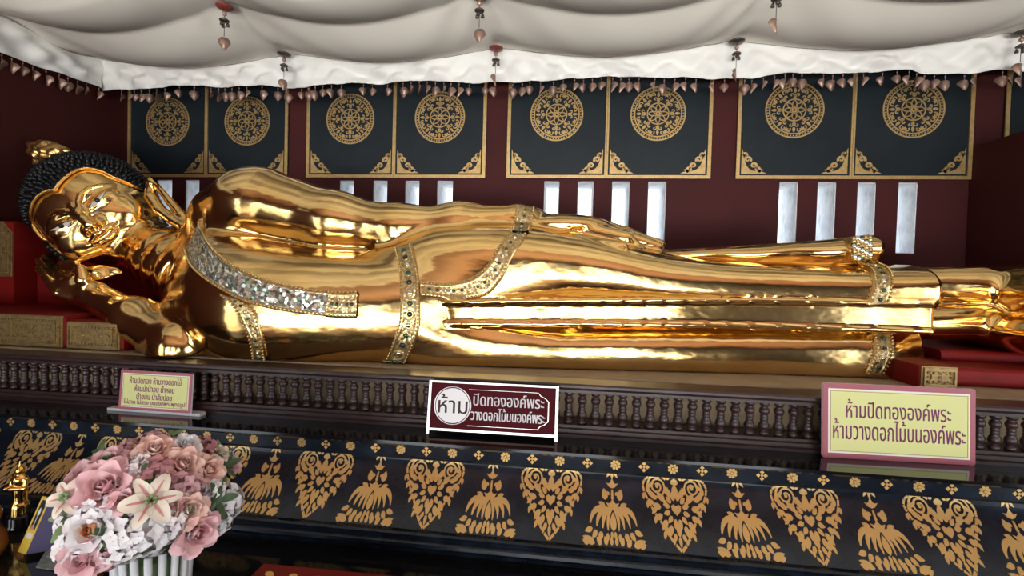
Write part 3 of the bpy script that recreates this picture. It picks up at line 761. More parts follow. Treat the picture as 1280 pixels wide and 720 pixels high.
for u, v in [(3, 70), (16, 74), (31, 80), (45, 86), (60.5, 92), (73, 96), (85, 99), (97.5, 102), (108, 105), (129, 111), (140, 114)]:
    r = ray(u, v + 2); q = EYE + r * (-3.36 / r[0]); q[1] = min(q[1], YA - .02)
    leaf_at((-3.371 + fold(q[1] + 5, 0), q[1], side_bottom(q[1]) - .006), 'leaves under the side valence', 'small copper heart-shaped leaf hanging below the valence along the dark left wall')
for k in range(6):
    yy = 2.46 - .11 * k; leaf_at((-3.371 + fold(yy + 5, 0), yy, side_bottom(yy) - .006), 'leaves under the side valence', 'small copper heart-shaped leaf hanging below the valence along the dark left wall')
CH = [(363, 72, YA, 'hanging over the valence left of the middle', 0), (622, 60, YA, 'with a red disc, hanging at the middle of the valence', 1), (909, 48, YA, 'hanging over the valence above the shins', 2), (1262, 36, YA, 'at the far right end of the valence', 3),
      (287, 10, YB, 'hanging from the swag peak above the statue neck', 4), (603, -2, YB, 'with a broad pink leaf, at the top middle', 5), (977, -10, YB, 'cut by the top edge, right of centre', 6)]
for u, v, Y, wh, k in CH:
    p = W(u, v, Y); i = int(np.argmin([abs(p[0] - a) for a in AXX])); x = AXX[i]; zc = canopy_z(x, Y); y = Y - (.078 if Y == YA else .035)
    c = empty('leaf_chime', (x, y, zc), 'bell chime with a leaf, ' + wh, 'chime', 'leaf chimes under the canopy')
    mb = MB(); mb.lathe((x, y, zc - .052), [(.012, 0), (.040, .006), (.045, .014), (.030, .022), (.004, .026)], 14); build_child(mb, 'anchor_disc', M['redbead'] if k in (1, 4) else M['copper_dark'], c)
    mb = MB(); mb.tube([(x, y, zc - .018), (x, y, zc - .20)], .0018, 5); build_child(mb, 'wire', M['copper_dark'], c)
    mb = MB(); mb.ball((x, y, zc - .075), .013, 8, 6, 0, (1, 1, 1.2)); build_child(mb, 'bead', M['copper'], c)
    mb = MB(); mb.lathe((x, y, zc - .118), [(.024, 0), (.026, .006), (.012, .016), (.003, .02)], 12)
    build_child(mb, 'bell_cap', M['copper_dark'], c)
    for a in (0.4, 2.5, 4.6):
        mb = MB(); q = Vector((x + .017 * math.cos(a), y + .017 * math.sin(a), zc - .145)); mb.lathe(q, [(.010, 0), (.009, .010), (.005, .018), (.001, .022)], 8); mb.tube([q + Vector((0, 0, .02)), q + Vector((0, 0, .03))], .001, 4)
        build_child(mb, 'bell', M['copper_dark'], c)
    mb = MB(); heart_leaf(mb, (x, y, zc - .195), .062, .085, [.9, 1.35, 1.3, .15, .6, -.05, .7][k], .05); build_child(mb, 'leaf', M['copper'], c)

# ------------------------------------------------------------------ platform, balustrade, altar front
X0, X1 = -3.43, 2.505
mb = MB(); mb.box(X0, X1, 1.895, WY - .004, 0, BZ - .005)
plat = empty('statue_platform', (-.4, 2.6, 0), 'beige painted platform the gold statue lies on', 'platform')
build_child(mb, 'platform_block', M['bed'], plat)
mb = MB(); mb.box(X0, X1, 1.885, 1.8949, BZ - .03, BZ - .0052); build_child(mb, 'platform_edge', M['bed'], plat)

LZ = 1.015
bal = empty('balustrade', (-.4, 1.76, LZ), 'low dark wooden balustrade of turned balusters in front of the statue', 'balustrade')
def extr(mb, prof, x0, x1, mi=0):
    """prof: closed (Y, z) outline extruded along X"""
    n = len(prof); vs = [(x0, y, z) for y, z in prof] + [(x1, y, z) for y, z in prof]
    fs = [tuple(range(n - 1, -1, -1)), tuple(range(n, 2 * n))] + [(i, (i + 1) % n, n + (i + 1) % n, n + i) for i in range(n)]
    mb.add(vs, fs, False, mi)
mb = MB(); extr(mb, [(1.775, 1.176), (1.775, 1.186), (1.765, 1.190), (1.760, 1.197), (1.760, 1.205), (1.766, 1.211), (1.872, 1.211), (1.878, 1.205), (1.878, 1.176)], X0, X1); build_child(mb, 'top_rail', M['wood'], bal)
mb = MB(); extr(mb, [(1.760, LZ), (1.760, LZ + .010), (1.772, LZ + .014), (1.772, LZ + .026), (1.780, LZ + .030), (1.780, LZ + .040), (1.878, LZ + .040), (1.878, LZ)], X0, X1); build_child(mb, 'bottom_rail', M['wood'], bal)
bz0, bz1 = LZ + .040, 1.176; bh = bz1 - bz0
prof = [(.014, 0), (.0165, .03), (.0165, .10), (.011, .13), (.010, .15), (.0165, .20), (.0185, .27), (.0165, .35), (.011, .42), (.0135, .45), (.0135, .48), (.010, .51), (.0135, .54), (.0135, .57), (.011, .60), (.0165, .66), (.0180, .73), (.0150, .80), (.010, .84), (.0135, .87), (.0165, .90), (.0165, .97), (.014, 1.0)]
mb = MB(); mb.lathe((0, 0, 0), [(r, t * bh) for r, t in prof], 12)
o = mb.build('baluster', M['wood'], None, True, origin=(0, 0, 0)); BM = o.data; bpy.data.objects.remove(o)
x = -2.72
while x < 1.98:
    o = bpy.data.objects.new('baluster', BM); COL.objects.link(o); o.parent = bal; o.location = (x + .4, 1.805 - 1.76, bz0 - LZ); o.rotation_euler = (0, 0, R.uniform(0, 6)); x += .0497

mb = MB(); x = -3.415
while x < 2.49:                                  # the outermost balusters, beyond both edges of the picture
    if x < -2.73 or x > 1.975: mb.lathe((x, 1.805, bz0), [(r, t * bh) for r, t in prof], 10)
    x += .0497
tag(build_child(mb, 'baluster', M['wood'], bal), None, None, None, 'stuff')
altar = empty('altar_pedestal', (-.4, 1.55, 0), 'black lacquered altar front with gold stencilled motifs and a glossy ledge', 'altar')
mb = MB(); extr(mb, [(1.602, 1.000), (1.598, 1.006), (1.600, LZ), (1.894, LZ), (1.894, 1.000)], X0, X1); build_child(mb, 'ledge', M['glossblack'], altar)
mb = MB(); extr(mb, [(1.604, .962), (1.604, 1.000), (1.894, 1.000), (1.894, .940), (1.650, .940), (1.640, .946), (1.615, .950), (1.612, .958)], X0, X1); build_child(mb, 'cornice', M['black'], altar)
CT, CB = .944, .765
def coveY(z): t = min(1, max(0, (CT - z) / (CT - CB))); return 1.660 - .160 * t ** 1.55
mb = MB(); zz = np.linspace(CB, CT, 24); extr(mb, [(coveY(z), z) for z in zz] + [(1.894, CT), (1.894, CB)], X0, X1); o = build_child(mb, 'cove', M['black'], altar)
TZ = .70
mb = MB(); extr(mb, [(1.478, CB - .012), (1.474, CB - .004), (1.482, CB), (1.894, CB), (1.894, TZ), (1.484, TZ), (1.484, TZ + .012), (1.470, TZ + .018), (1.464, TZ + .028), (1.466, TZ + .038), (1.478, TZ + .044)], X0, X1); build_child(mb, 'base_moulding', M['black'], altar)
mb = MB(); extr(mb, [(.62, TZ - .05), (.615, TZ - .04), (.615, TZ - .006), (.622, TZ), (1.894, TZ), (1.894, 0), (.68, 0), (.68, TZ - .05)], X0, X1); build_child(mb, 'lower_tier', M['glossblack'], altar)
def rosette(mb, cx, cz, kind):
    mp = lambda x, y, h: (cx + x, 1.604 - h, cz + y)
    n = 4 if kind == 0 else 8; r = .0165
    for i in range(n):
        a = 2 * math.pi * i / n + (0 if kind == 0 else .39)
        if kind == 0: P = [(.005 * math.cos(a), .005 * math.sin(a)), (r * .75 * math.cos(a - .62), r * .75 * math.sin(a - .62)), (r * 1.08 * math.cos(a), r * 1.08 * math.sin(a)), (r * .75 * math.cos(a + .62), r * .75 * math.sin(a + .62))]
        else: P = [(.006 * math.cos(a - .3), .006 * math.sin(a - .3)), (r * .8 * math.cos(a - .33), r * .8 * math.sin(a - .33)), (r * math.cos(a - .18), r * math.sin(a - .18)), (r * math.cos(a + .18), r * math.sin(a + .18)), (r * .8 * math.cos(a + .33), r * .8 * math.sin(a + .33)), (.006 * math.cos(a + .3), .006 * math.sin(a + .3))]
        mb.prism(P, mp, .0015)
    mb.prism([(.0042 * math.cos(b * .785), .0042 * math.sin(b * .785)) for b in range(8)], mp, .003)
for k in range(-13, 50):
    mb = MB(); rosette(mb, -2.126 + .0919 * k, .985, k % 2); build_child(mb, 'rosette', M['gilt_bright'], altar)

def heart_motif(mb, mp, w, h, t):
    """inverted teardrop of scrolling foliage; x in -w..w, y 0 (tip) .. h"""
    both = lambda P: (P, [(-x, y) for x, y in P][::-1])
    P_ = lambda pts: [(x * w, y * h) for x, y in pts]
    rim = [(.0, .0), (.16, .075), (.30, .16), (.42, .25), (.53, .35), (.66, .43), (.76, .52), (.86, .62), (.95, .73), (.99, .84), (.93, .93), (.80, .985), (.62, 1.0), (.45, .975)]
    for i in range(len(rim) - 1):
        a, b = rim[i], rim[i + 1]; q = lambda s: (a[0] + (b[0] - a[0]) * s, a[1] + (b[1] - a[1]) * s)
        for P in both(P_([q(.06), q(.5), q(.94)])): mb.strip(P, .030 * w, mp, t)
    for bx, by, ang in ((.40, .22, -1.2), (.64, .40, -1.3), (.86, .60, -1.5), (.97, .72, -1.5)):
        for P in both(leaf2(bx * w, by * h, ang, .17 * w, .05 * w)): mb.prism(P, mp, t)
    for P in both(spiral2(.54 * w, .83 * h, .34 * w, .06 * w, 2.5, -2.3, 34)): mb.strip(P, [.026 * w] * 28 + [.034 * w] * 6, mp, t)
    for P in both(leaf2(.52 * w, .80 * h, 1.2, .13 * w, .05 * w)): mb.prism(P, mp, t)
    cx, cy = 0, .50
    for i in range(12):
        a = 2 * math.pi * i / 12 + .26
        mb.prism(leaf2(.20 * w * math.cos(a), cy * h + .20 * w * math.sin(a), a, .21 * w, .060 * w), mp, t)
    mb.prism(P_([(0, .42), (.13, .49), (.15, .55), (.08, .575), (0, .55), (-.08, .575), (-.15, .55), (-.13, .49)]), mp, t)
    fill = [(.0, .66, 1.57, .36, .10), (.12, .66, .95, .30, .07), (.0, .86, 1.57, .20, .12), (.18, .95, 1.2, .10, .05), (.33, .62, .55, .28, .075), (.46, .52, .1, .26, .07), (.58, .63, .6, .30, .065), (.72, .66, 1.0, .26, .06), (.84, .72, 1.4, .22, .05), (.30, .72, 1.9, .18, .05),
            (.44, .42, -.5, .22, .065), (.32, .36, -1.0, .26, .07), (.20, .30, -1.3, .24, .065), (.0, .33, -1.57, .28, .085), (.10, .20, -1.2, .18, .05), (.40, .33, -1.2, .16, .05), (.60, .52, -.9, .20, .05), (.28, .26, -.7, .18, .045), (.0, .17, -1.57, .22, .05), (.66, .56, .4, .2, .045), (.80, .80, 2.2, .22, .05), (.26, .58, .2, .14, .05)]
    for x, y, a, L, w_ in fill:
        P = leaf2(x * w, y * h, a, L * w * 1.08, w_ * w * 1.08, .03 * w)
        if abs(x) < 1e-6: mb.prism(leaf2(0, y * h, a, L * w, w_ * w * 1.0), mp, t)
        else:
            for Q in both(P): mb.prism(Q, mp, t)
def lotus_motif(mb, mp, w, h, t):
    """lotus spreading into a triangle, with crown, stem and a half rosette on top"""
    both = lambda P: (P, [(-x, y) for x, y in P][::-1])
    for i in range(5):
        a = math.pi + math.pi * (i + .5) / 5; mb.prism(leaf2(.09 * w * math.cos(a), h * 1.0 + .07 * w * math.sin(a), a, .22 * w, .042 * w), mp, t)
    mb.prism([(.0, h * .70), (.10 * w, h * .72), (.20 * w, h * .78), (.10 * w, h * .77), (.05 * w, h * .80), (0, h * .86), (-.05 * w, h * .80), (-.10 * w, h * .77), (-.20 * w, h * .78), (-.10 * w, h * .72)], mp, t)
    mb.prism([(-.04 * w, h * .545), (.04 * w, h * .545), (.03 * w, h * .68), (-.03 * w, h * .68)], mp, t)
    for P in both(leaf2(.22 * w, h * .53, 1.35, .30 * w, .10 * w)): mb.prism(P, mp, t)
    for P in both(leaf2(.10 * w, h * .60, .9, .12 * w, .04 * w)): mb.prism(P, mp, t)
    mb.prism([(0, h * .40), (.14 * w, h * .435), (.22 * w, h * .50), (.11 * w, h * .485), (.05 * w, h * .51), (0, h * .56), (-.05 * w, h * .51), (-.11 * w, h * .485), (-.22 * w, h * .50), (-.14 * w, h * .435)], mp, t)
    for P in both(leaf2(.24 * w, h * .45, .35, .24 * w, .06 * w)): mb.prism(P, mp, t)
    mb.prism(leaf2(0, h * .15, 1.57, .40 * w, .10 * w), mp, t)
    for (p1, p2, ww) in (((.62, .50), (.74, .23), .090), ((.46, .45), (.53, .20), .088), ((.32, .40), (.34, .18), .080), ((.20, .34), (.17, .16), .065)):
        P = []
        for s in range(9):
            q = s / 8; P.append(((1 - q) ** 2 * .03 * w + 2 * q * (1 - q) * p1[0] * w + q * q * p2[0] * w, (1 - q) ** 2 * .40 * h + 2 * q * (1 - q) * p1[1] * h + q * q * p2[1] * h))
        for Q in both(P): mb.strip(Q, [ww * w * .62 * (.05 + 1.15 * math.sin(math.pi * min(.97, s / 8 * .85 + .10))) for s in range(9)], mp, t)
    for x, y, a, L, ww in ((.66, .17, -.25, .26, .06), (.60, .01, .30, .40, .075), (.52, .15, -.75, .22, .065), (.40, .0, .75, .20, .065), (.36, .14, -1.0, .22, .07), (.22, .0, 1.1, .18, .065), (.18, .13, -1.3, .20, .06), (.07, .0, 1.45, .17, .055), (.80, .0, .35, .20, .05), (.05, .15, -1.5, .16, .045)):
        for P in both(leaf2(x * w, y * h, a, L * w, ww * w)): mb.prism(P, mp, t)
def coveX(u, v): return W(u, v, 1.575)[0]
HX = [coveX(u, v) for u, v in ((22, 562), (132, 572), (263, 585), (395, 603), (537, 614), (688, 626), (848, 638), (1018, 650), (1195, 664))]; d = HX[8] - HX[7]; HX += [HX[8] + d, HX[8] + 2 * d, HX[8] + 3 * d]; HX = [HX[0] - 3 * d, HX[0] - 2 * d, HX[0] - d] + HX; HX = [h for h in HX if -3.3 < h < 2.4]
LXs = [(HX[i] + HX[i + 1]) / 2 for i in range(len(HX) - 1)]
for i, xc in enumerate(HX):
    mb = MB(); heart_motif(mb, lambda x, y, h: (xc + x, coveY(CB + .004 + y) - h - .0006, CB + .004 + y), .104, .166, .0014); build_child(mb, 'heart_motif', M['gilt_bright'], altar)
for xc in LXs:
    mb = MB(); lotus_motif(mb, lambda x, y, h: (xc + x, coveY(CB + .004 + y) - h - .0006, CB + .004 + y), .100, .176, .0014); build_child(mb, 'lotus_motif', M['gilt_bright'], altar)

# ------------------------------------------------------------------ red headrest and footrest with gilded ends
def gold_panel(parent, x0, x1, z0, z1, y, chamfer=0.0):
    """carved gilt end: plate, raised border, beads and flower reliefs"""
    mb = MB(); P = [(x0, z0), (x1, z0), (x1, z1 - chamfer), (x1 - chamfer, z1), (x0, z1)] if chamfer else [(x0, z0), (x1, z0), (x1, z1), (x0, z1)]
    mp = lambda a, b, h: (a, y - h, b)
    mb.prism(P, mp, .006)
    n = len(P); cx, cz = (x0 + x1) / 2, (z0 + z1) / 2
    for inset, wv, t in ((.010, .007, .014), (.034, .004, .011)):
        Q = [(a + (inset if a < cx else -inset), b + (inset if b < cz else -inset)) for a, b in P]; mb.strip(Q, wv, mp, t, closed=True)
    Q = [(a + (.023 if a < cx else -.023), b + (.023 if b < cz else -.023)) for a, b in P]
    for i in range(n):
        a, b = Q[i], Q[(i + 1) % n]; m = max(2, int(math.hypot(b[0] - a[0], b[1] - a[1]) / .016))
        for s in range(m): mb.ball((a[0] + (b[0] - a[0]) * s / m, y - .008, a[1] + (b[1] - a[1]) * s / m), .0055, 6, 4)
    m = max(1, int((x1 - x0 - .08) / .075)); 
    for i in range(m):
        fx = x0 + .04 + (x1 - x0 - .08) * (i + .5) / m
        for k in range(8): mb.prism(leaf2(fx + .006 * math.cos(k * .785), cz + .006 * math.sin(k * .785), k * .785, min(.034, (z1 - z0) * .27), .008), mp, .010)
        mb.ball((fx, y - .009, cz), .007, 8, 5)
        for sx in (-1, 1):
            for sz in (-1, 1): mb.strip(spiral2(fx + sx * .024, cz + sz * min(.026, (z1 - z0) * .2), .012, .003, sx * 1.0, 1.1 * sz, 10), .0025, mp, .009)
    return build_child(mb, 'carved_gilt_end', M['bronze'], parent)
def soft_box(mb, x0, x1, y0, y1, z0, z1, r=.015):
    P = []
    for cy, cz, a0 in ((y0 + r, z0 + r, math.pi), (y1 - r, z0 + r, 1.5 * math.pi), (y1 - r, z1 - r, 0), (y0 + r, z1 - r, .5 * math.pi)):
        for k in range(5): a = a0 + k * math.pi / 8; P.append((cy + r * math.cos(a), cz + r * math.sin(a)))
    extr(mb, P, x0, x1)
hb = BZ - .0045
head = empty('stepped_headrest', (-2.8, 2.5, hb), 'stepped red lacquer headrest with carved gilt ends beneath the statue head', 'headrest')
mb = MB(); soft_box(mb, -3.42, W(82, 420, 1.925)[0] + .004, 1.925, 3.2, hb, 1.365); soft_box(mb, W(85, 420, 1.925)[0], -1.97, 1.925, 3.2, hb, 1.345); build_child(mb, 'lower_tier', M['red'], head)
mb = MB(); soft_box(mb, -3.42, -2.31, 2.44, 3.2, 1.36, 1.60); soft_box(mb, -3.42, W(17, 320, 2.32)[0], 2.32, 2.5, 1.36, 1.83); build_child(mb, 'middle_tier', M['red'], head)
mb = MB(); soft_box(mb, -3.42, -2.78, 2.74, 3.25, 1.58, 1.86); soft_box(mb, -3.42, -3.10, 2.95, 3.3, 1.86, W(0, 222, 2.97)[2]); build_child(mb, 'upper_tier', M['red'], head)
gold_panel(head, W(0, 420, 1.925)[0] - .1, W(80, 420, 1.925)[0], hb + .004, 1.362, 1.9245)
gold_panel(head, W(86, 420, 1.925)[0], -1.985, hb + .004, 1.340, 1.9245)
gold_panel(head, -3.3, W(17, 320, 2.32)[0] - .002, W(17, 346, 2.32)[2], 1.826, 2.3195, .06)
foot = empty('red_footrest', (1.9, 2.4, hb), 'red lacquer footrest with a carved gilt end under the statue feet', 'footrest')
xa_, xb_ = W(1150, 470, 2.0)[0], W(1195, 470, 2.0)[0]
mb = MB(); soft_box(mb, xa_ - .004, xb_ + .004, 2.0, 2.55, hb, 1.302, .008); build_child(mb, 'front_block', M['red'], foot)
mb = MB(); soft_box(mb, xb_ + .02, 2.50, 2.06, 2.9, hb, 1.288, .02); soft_box(mb, 1.60, 1.93, 2.26, 2.86, 1.28, 1.332, .02); build_child(mb, 'slab', M['red'], foot)
gold_panel(foot, xa_, xb_, hb + .003, 1.299, 1.9995)

# ------------------------------------------------------------------ signs on the ledge
M['sign_red'] = mat('maroon_sign_face', (0.070, 0.006, 0.010), 0.6, spec=.08)
M['sign_yellow'] = mat('pale_yellow_sign_face', (0.68, 0.71, 0.30), 0.5)
M['sign_border'] = mat('dusty_rose_sign_edge', (0.36, 0.10, 0.13), 0.4)
M['white'] = mat('white_acrylic', (0.78, 0.78, 0.80), 0.3)
M['ink'] = mat('purple_red_lettering', (0.24, 0.045, 0.14), 0.5)
M['ink_dark'] = mat('dark_maroon_lettering', (0.06, 0.008, 0.012), 0.5)
M['chrome'] = mat('polished_aluminium', (0.50, 0.48, 0.46), 0.28, 1.0)
from mathutils.geometry import tessellate_polygon, interpolate_bezier
def text_mesh(txt):
    """filled lettering: every outline of a glyph is filled on its own, so overlapping strokes stay solid"""
    cu = bpy.data.curves.new('lettering', 'FONT'); cu.body = txt; cu.size = 1
    o = bpy.data.objects.new('lettering', cu); COL.objects.link(o)
    c2 = o.to_curve(bpy.context.evaluated_depsgraph_get()); loops = []
    for s in c2.splines:
        B = s.bezier_points; n = len(B); P = []
        for i in range(n):
            a, b = B[i], B[(i + 1) % n]; P += [p.to_2d() for p in interpolate_bezier(a.co, a.handle_right, b.handle_left, b.co, 6)[:-1]]
        Q = [p for i, p in enumerate(P) if (p - P[i - 1]).length > 1e-5]
        if len(Q) > 2: loops.append(Q)
    o.to_curve_clear(); bpy.data.objects.remove(o); bpy.data.curves.remove(cu)
    area_ = lambda P: sum(P[i - 1].x * P[i].y - P[i].x * P[i - 1].y for i in range(len(P))) / 2
    def inside(p, P):
        r_ = False
        for i in range(len(P)):
            a, b = P[i - 1], P[i]
            if (a.y > p.y) != (b.y > p.y) and p.x < (b.x - a.x) * (p.y - a.y) / (b.y - a.y) + a.x: r_ = not r_
        return r_
    big = max(loops, key=lambda P: abs(area_(P))); sg_ = 1 if area_(big) > 0 else -1
    outer = [P for P in loops if area_(P) * sg_ > 0]; holes = [P for P in loops if area_(P) * sg_ < 0]
    V = []; Fs = []
    for P in outer:
        hs = [H for H in holes if inside(H[0], P)]; pl_ = [[Vector((q.x, q.y, 0)) for q in L] for L in [P] + hs]; b = len(V)
        V += [q for L in pl_ for q in L]
        Fs += [tuple(b + i for i in t) for t in tessellate_polygon(pl_)]
    v = np.array([tuple(q) for q in V])
    Fs = [f if (V[f[1]] - V[f[0]]).cross(V[f[2]] - V[f[0]]).z > 0 else f[::-1] for f in Fs]
    return v, Fs
class Plate:
    """sign plane from its picture corners: bottom edge on the ledge, top leaning back"""
    def __init__(s, BL, BR, TL, z, lean):
        s.o = Vector(WZ(*BL, z)); s.x = Vector(WZ(*BR, z)) - s.o; s.w = s.x.length; s.ex = s.x.normalized()
        tl = Vector(W(*TL, s.o.y + lean)); up_ = tl - s.o; up_ -= s.ex * up_.dot(s.ex) * .6; s.y = up_; s.h = up_.length; s.ey = up_.normalized(); s.n = s.ex.cross(s.ey).normalized()
    def mp(s, x, y, h): return s.o + s.ex * (x * s.w) + s.ey * (y * s.h) + s.n * h
def lettering(parent, pl, txt, u0, u1, v0, v1, m, h, bold=True):
    v, f = text_mesh(txt); a = v.min(0); b = v.max(0)
    mb = MB(); vs = [pl.mp(u0 + (u1 - u0) * (p[0] - a[0]) / (b[0] - a[0]), v0 + (v1 - v0) * (p[1] - a[1]) / (b[1] - a[1]), h) for p in v]
    vs2 = [pl.mp(u0 + (u1 - u0) * (p[0] - a[0]) / (b[0] - a[0]), v0 + (v1 - v0) * (p[1] - a[1]) / (b[1] - a[1]), h - .0006) for p in v]
    e_ = .0007 if bold else 0
    for dx in ((-1, 1) if bold else (0,)): mb.add([q + pl.ex * (dx * e_) for q in vs], f)
    return build_child(mb, 'lettering', m, parent, False)
rect = lambda u0, u1, v0, v1: [(u0, v0), (u1, v0), (u1, v1), (u0, v1)]
def rounded(u0, u1, v0, v1, ru, rv):
    P = []
    for cx, cy, a0 in ((u1 - ru, v0 + rv, -math.pi / 2), (u1 - ru, v1 - rv, 0), (u0 + ru, v1 - rv, math.pi / 2), (u0 + ru, v0 + rv, math.pi)):
        for k in range(5): a = a0 + k * math.pi / 8; P.append((cx + ru * math.cos(a), cy + rv * math.sin(a)))
    return P
def frame_strip(mb, pl, u0, u1, v0, v1, wm, h, t):
    """rectangular outline of half width wm metres"""
    a, b = wm / pl.w, wm / pl.h
    for R4 in (rect(u0 - a, u1 + a, v0 - b, v0 + b), rect(u0 - a, u1 + a, v1 - b, v1 + b), rect(u0 - a, u0 + a, v0 + b, v1 - b), rect(u1 - a, u1 + a, v0 + b, v1 - b)):
        mb.prism(R4, lambda x, y, hh: pl.mp(x, y, h + hh), t)
def yellow_sign(pl, label, lines, base=False):
    s = empty('notice_sign', pl.o + pl.x / 2, label, 'sign')
    mb = MB(); mb.prism(rounded(0, 1, 0, 1, .015, .03), lambda x, y, h: pl.mp(x, y, h - .008), .0078); build_child(mb, 'sign_board', M['white'], s)
    mb = MB(); mb.prism(rounded(0, 1, 0, 1, .015, .03), lambda x, y, h: pl.mp(x, y, h - .0002), .0012); build_child(mb, 'border', M['sign_border'], s)
    mb = MB(); mb.prism(rect(.036, .964, .070, .930), lambda x, y, h: pl.mp(x, y, .001 + h), .0006); build_child(mb, 'white_margin', M['white'], s)
    mb = MB(); mb.prism(rect(.045, .955, .088, .912), lambda x, y, h: pl.mp(x, y, .0016 + h), .0006); build_child(mb, 'face', M['sign_yellow'], s)
    mb = MB(); frame_strip(mb, pl, .052, .948, .102, .898, .0006, .0022, .0003); build_child(mb, 'border_line', M['ink'], s)
    for (t, u0, u1, v0, v1) in lines: lettering(s, pl, t, u0, u1, v0, v1, M['ink'], .0027)
    return s
pl = Plate((1028, 571.5), (1219, 582), (1025, 478), LZ + .0008, .006)
yellow_sign(pl, 'large pale yellow notice sign with two lines of purple Thai text, rightmost on the ledge', [('ห้ามปิดทององค์พระ', .155, .84, .55, .80), ('ห้ามวางดอกไม้บนองค์พระ', .068, .932, .26, .535)])
pl = Plate((148, 511), (238, 517), (148, 462), LZ + .011, .02)
sg = yellow_sign(pl, 'small pale yellow sign with four lines of Thai text on a white foot', [('ห้ามปิดทอง ห้ามวางดอกไม้', .14, .86, .675, .855), ('ห้ามนำน้ำอบ น้ำหอม', .22, .77, .475, .655), ('น้ำขมิ้น น้ำส้มป่อย', .25, .74, .28, .455), ('ไม่สาด ไม่สรง บนองค์พระพุทธรูป', .075, .925, .115, .275)])
mb = MB(); a = Vector(WZ(134, 513, LZ)); b = Vector(WZ(250, 521, LZ)); ex = (b - a).normalized(); ey = Vector((-ex.y, ex.x, 0))
P = [(0, 0), ((b - a).length, 0), ((b - a).length * 1.0, .030), ((b - a).length * .97, .038), ((b - a).length * .03, .038), (0, .030)]
mb.prism(P, lambda x, y, h: a + ex * x + ey * y + Vector((0, 0, h + .0003)), .0105); build_child(mb, 'foot', M['white'], sg)
pl = Plate((534, 542), (696, 552), (538, 475), LZ, .03)
s = empty('prohibition_sign', pl.o + pl.x / 2, 'maroon sign with metal frame, white circle and white Thai text, mid ledge', 'sign')
mb = MB(); mb.prism(rect(0.01, .99, .10, .99), lambda x, y, h: pl.mp(x, y, h - .006), .006); build_child(mb, 'face', M['sign_red'], s)
mb = MB(); cz_ = lambda r, n=40: [(.187 + r / pl.w * math.cos(2 * math.pi * i / n), .545 + r / pl.h * math.sin(2 * math.pi * i / n)) for i in range(n)]
rr = .143 * pl.w
mb.prism(cz_(rr * .93), lambda x, y, h: pl.mp(x, y, h + .0004), .0006); mb.strip(cz_(rr), .0022 / pl.w, lambda x, y, h: pl.mp(x, y, h + .0004), .0006, closed=True); build_child(mb, 'white_circle', M['white'], s)
mb = MB(); P = [(.31, .86), (.85, .86), (.87, .80), (.90, .77), (.93, .70), (.93, .35), (.90, .28), (.87, .25), (.85, .19), (.31, .19)]
mb.strip(P, .003, lambda x, y, h: pl.mp(x, y, h + .0003), .0005); build_child(mb, 'border_line', M['sign_border'] if False else M['chrome'], s)
lettering(s, pl, 'ห้าม', .075, .305, .40, .76, M['ink_dark'], .0015); lettering(s, pl, 'ปิดทององค์พระ', .35, .895, .57, .80, M['white'], .0012); lettering(s, pl, 'วางดอกไม้บนองค์พระ', .335, .905, .30, .535, M['white'], .0012)
mb = MB()
for (u0, u1, v0, v1) in ((0, 1, .965, 1.0), (0, 1, .075, .115)): mb.prism(rect(u0, u1, v0, v1), lambda x, y, h: pl.mp(x, y, h - .009), .014)
for (u0, u1, v0, v1) in ((-.004, .016, 0.0, 1.0), (.984, 1.004, 0.0, 1.0)): mb.prism(rect(u0, u1, v0, v1), lambda x, y, h: pl.mp(x, y, h - .010), .017)
build_child(mb, 'metal_frame', M['chrome'], s)

# ------------------------------------------------------------------ offerings on the lower tier
M['rose_pink'] = mat('pink_petal', (0.82, 0.47, 0.51), 0.7, noise=(20, (0.86, 0.62, 0.64), .35, .7)); M['rose_peach'] = mat('peach_petal', (0.80, 0.50, 0.42), 0.7, noise=(20, (0.84, 0.62, 0.55), .35, .7))
M['dusty'] = mat('dusty_rose_petal', (0.42, 0.17, 0.19), 0.75, noise=(20, (0.56, 0.29, 0.31), .35, .7)); M['mauve'] = mat('mauve_petal', (0.60, 0.33, 0.37), .75, noise=(20, (0.70, .46, .48), .35, .7))
M['petal_white'] = mat('white_petal', (0.88, 0.87, 0.88), 0.7, noise=(14, (0.80, 0.79, 0.83), .4, .7)); M['cream'] = mat('cream_petal', (0.80, 0.72, 0.60), .7)
M['orange'] = mat('apricot_petal', (0.85, 0.42, 0.20), .7); M['leaf'] = mat('dark_green_leaf', (0.040, 0.085, 0.030), 0.5, noise=(16, (0.07, 0.14, 0.06), .4, .7)); M['leaf_light'] = mat('pale_green_leaf', (0.20, 0.30, 0.13), .6)
M['lily_red'] = mat('lily_throat_red', (0.60, 0.24, 0.22), .7)
def frame_of(nv, spin=0.0):
    nv = Vector(nv).normalized(); a = nv.orthogonal().normalized(); q = Matrix.Rotation(spin, 3, nv); a = q @ a; return a, nv.cross(a), nv
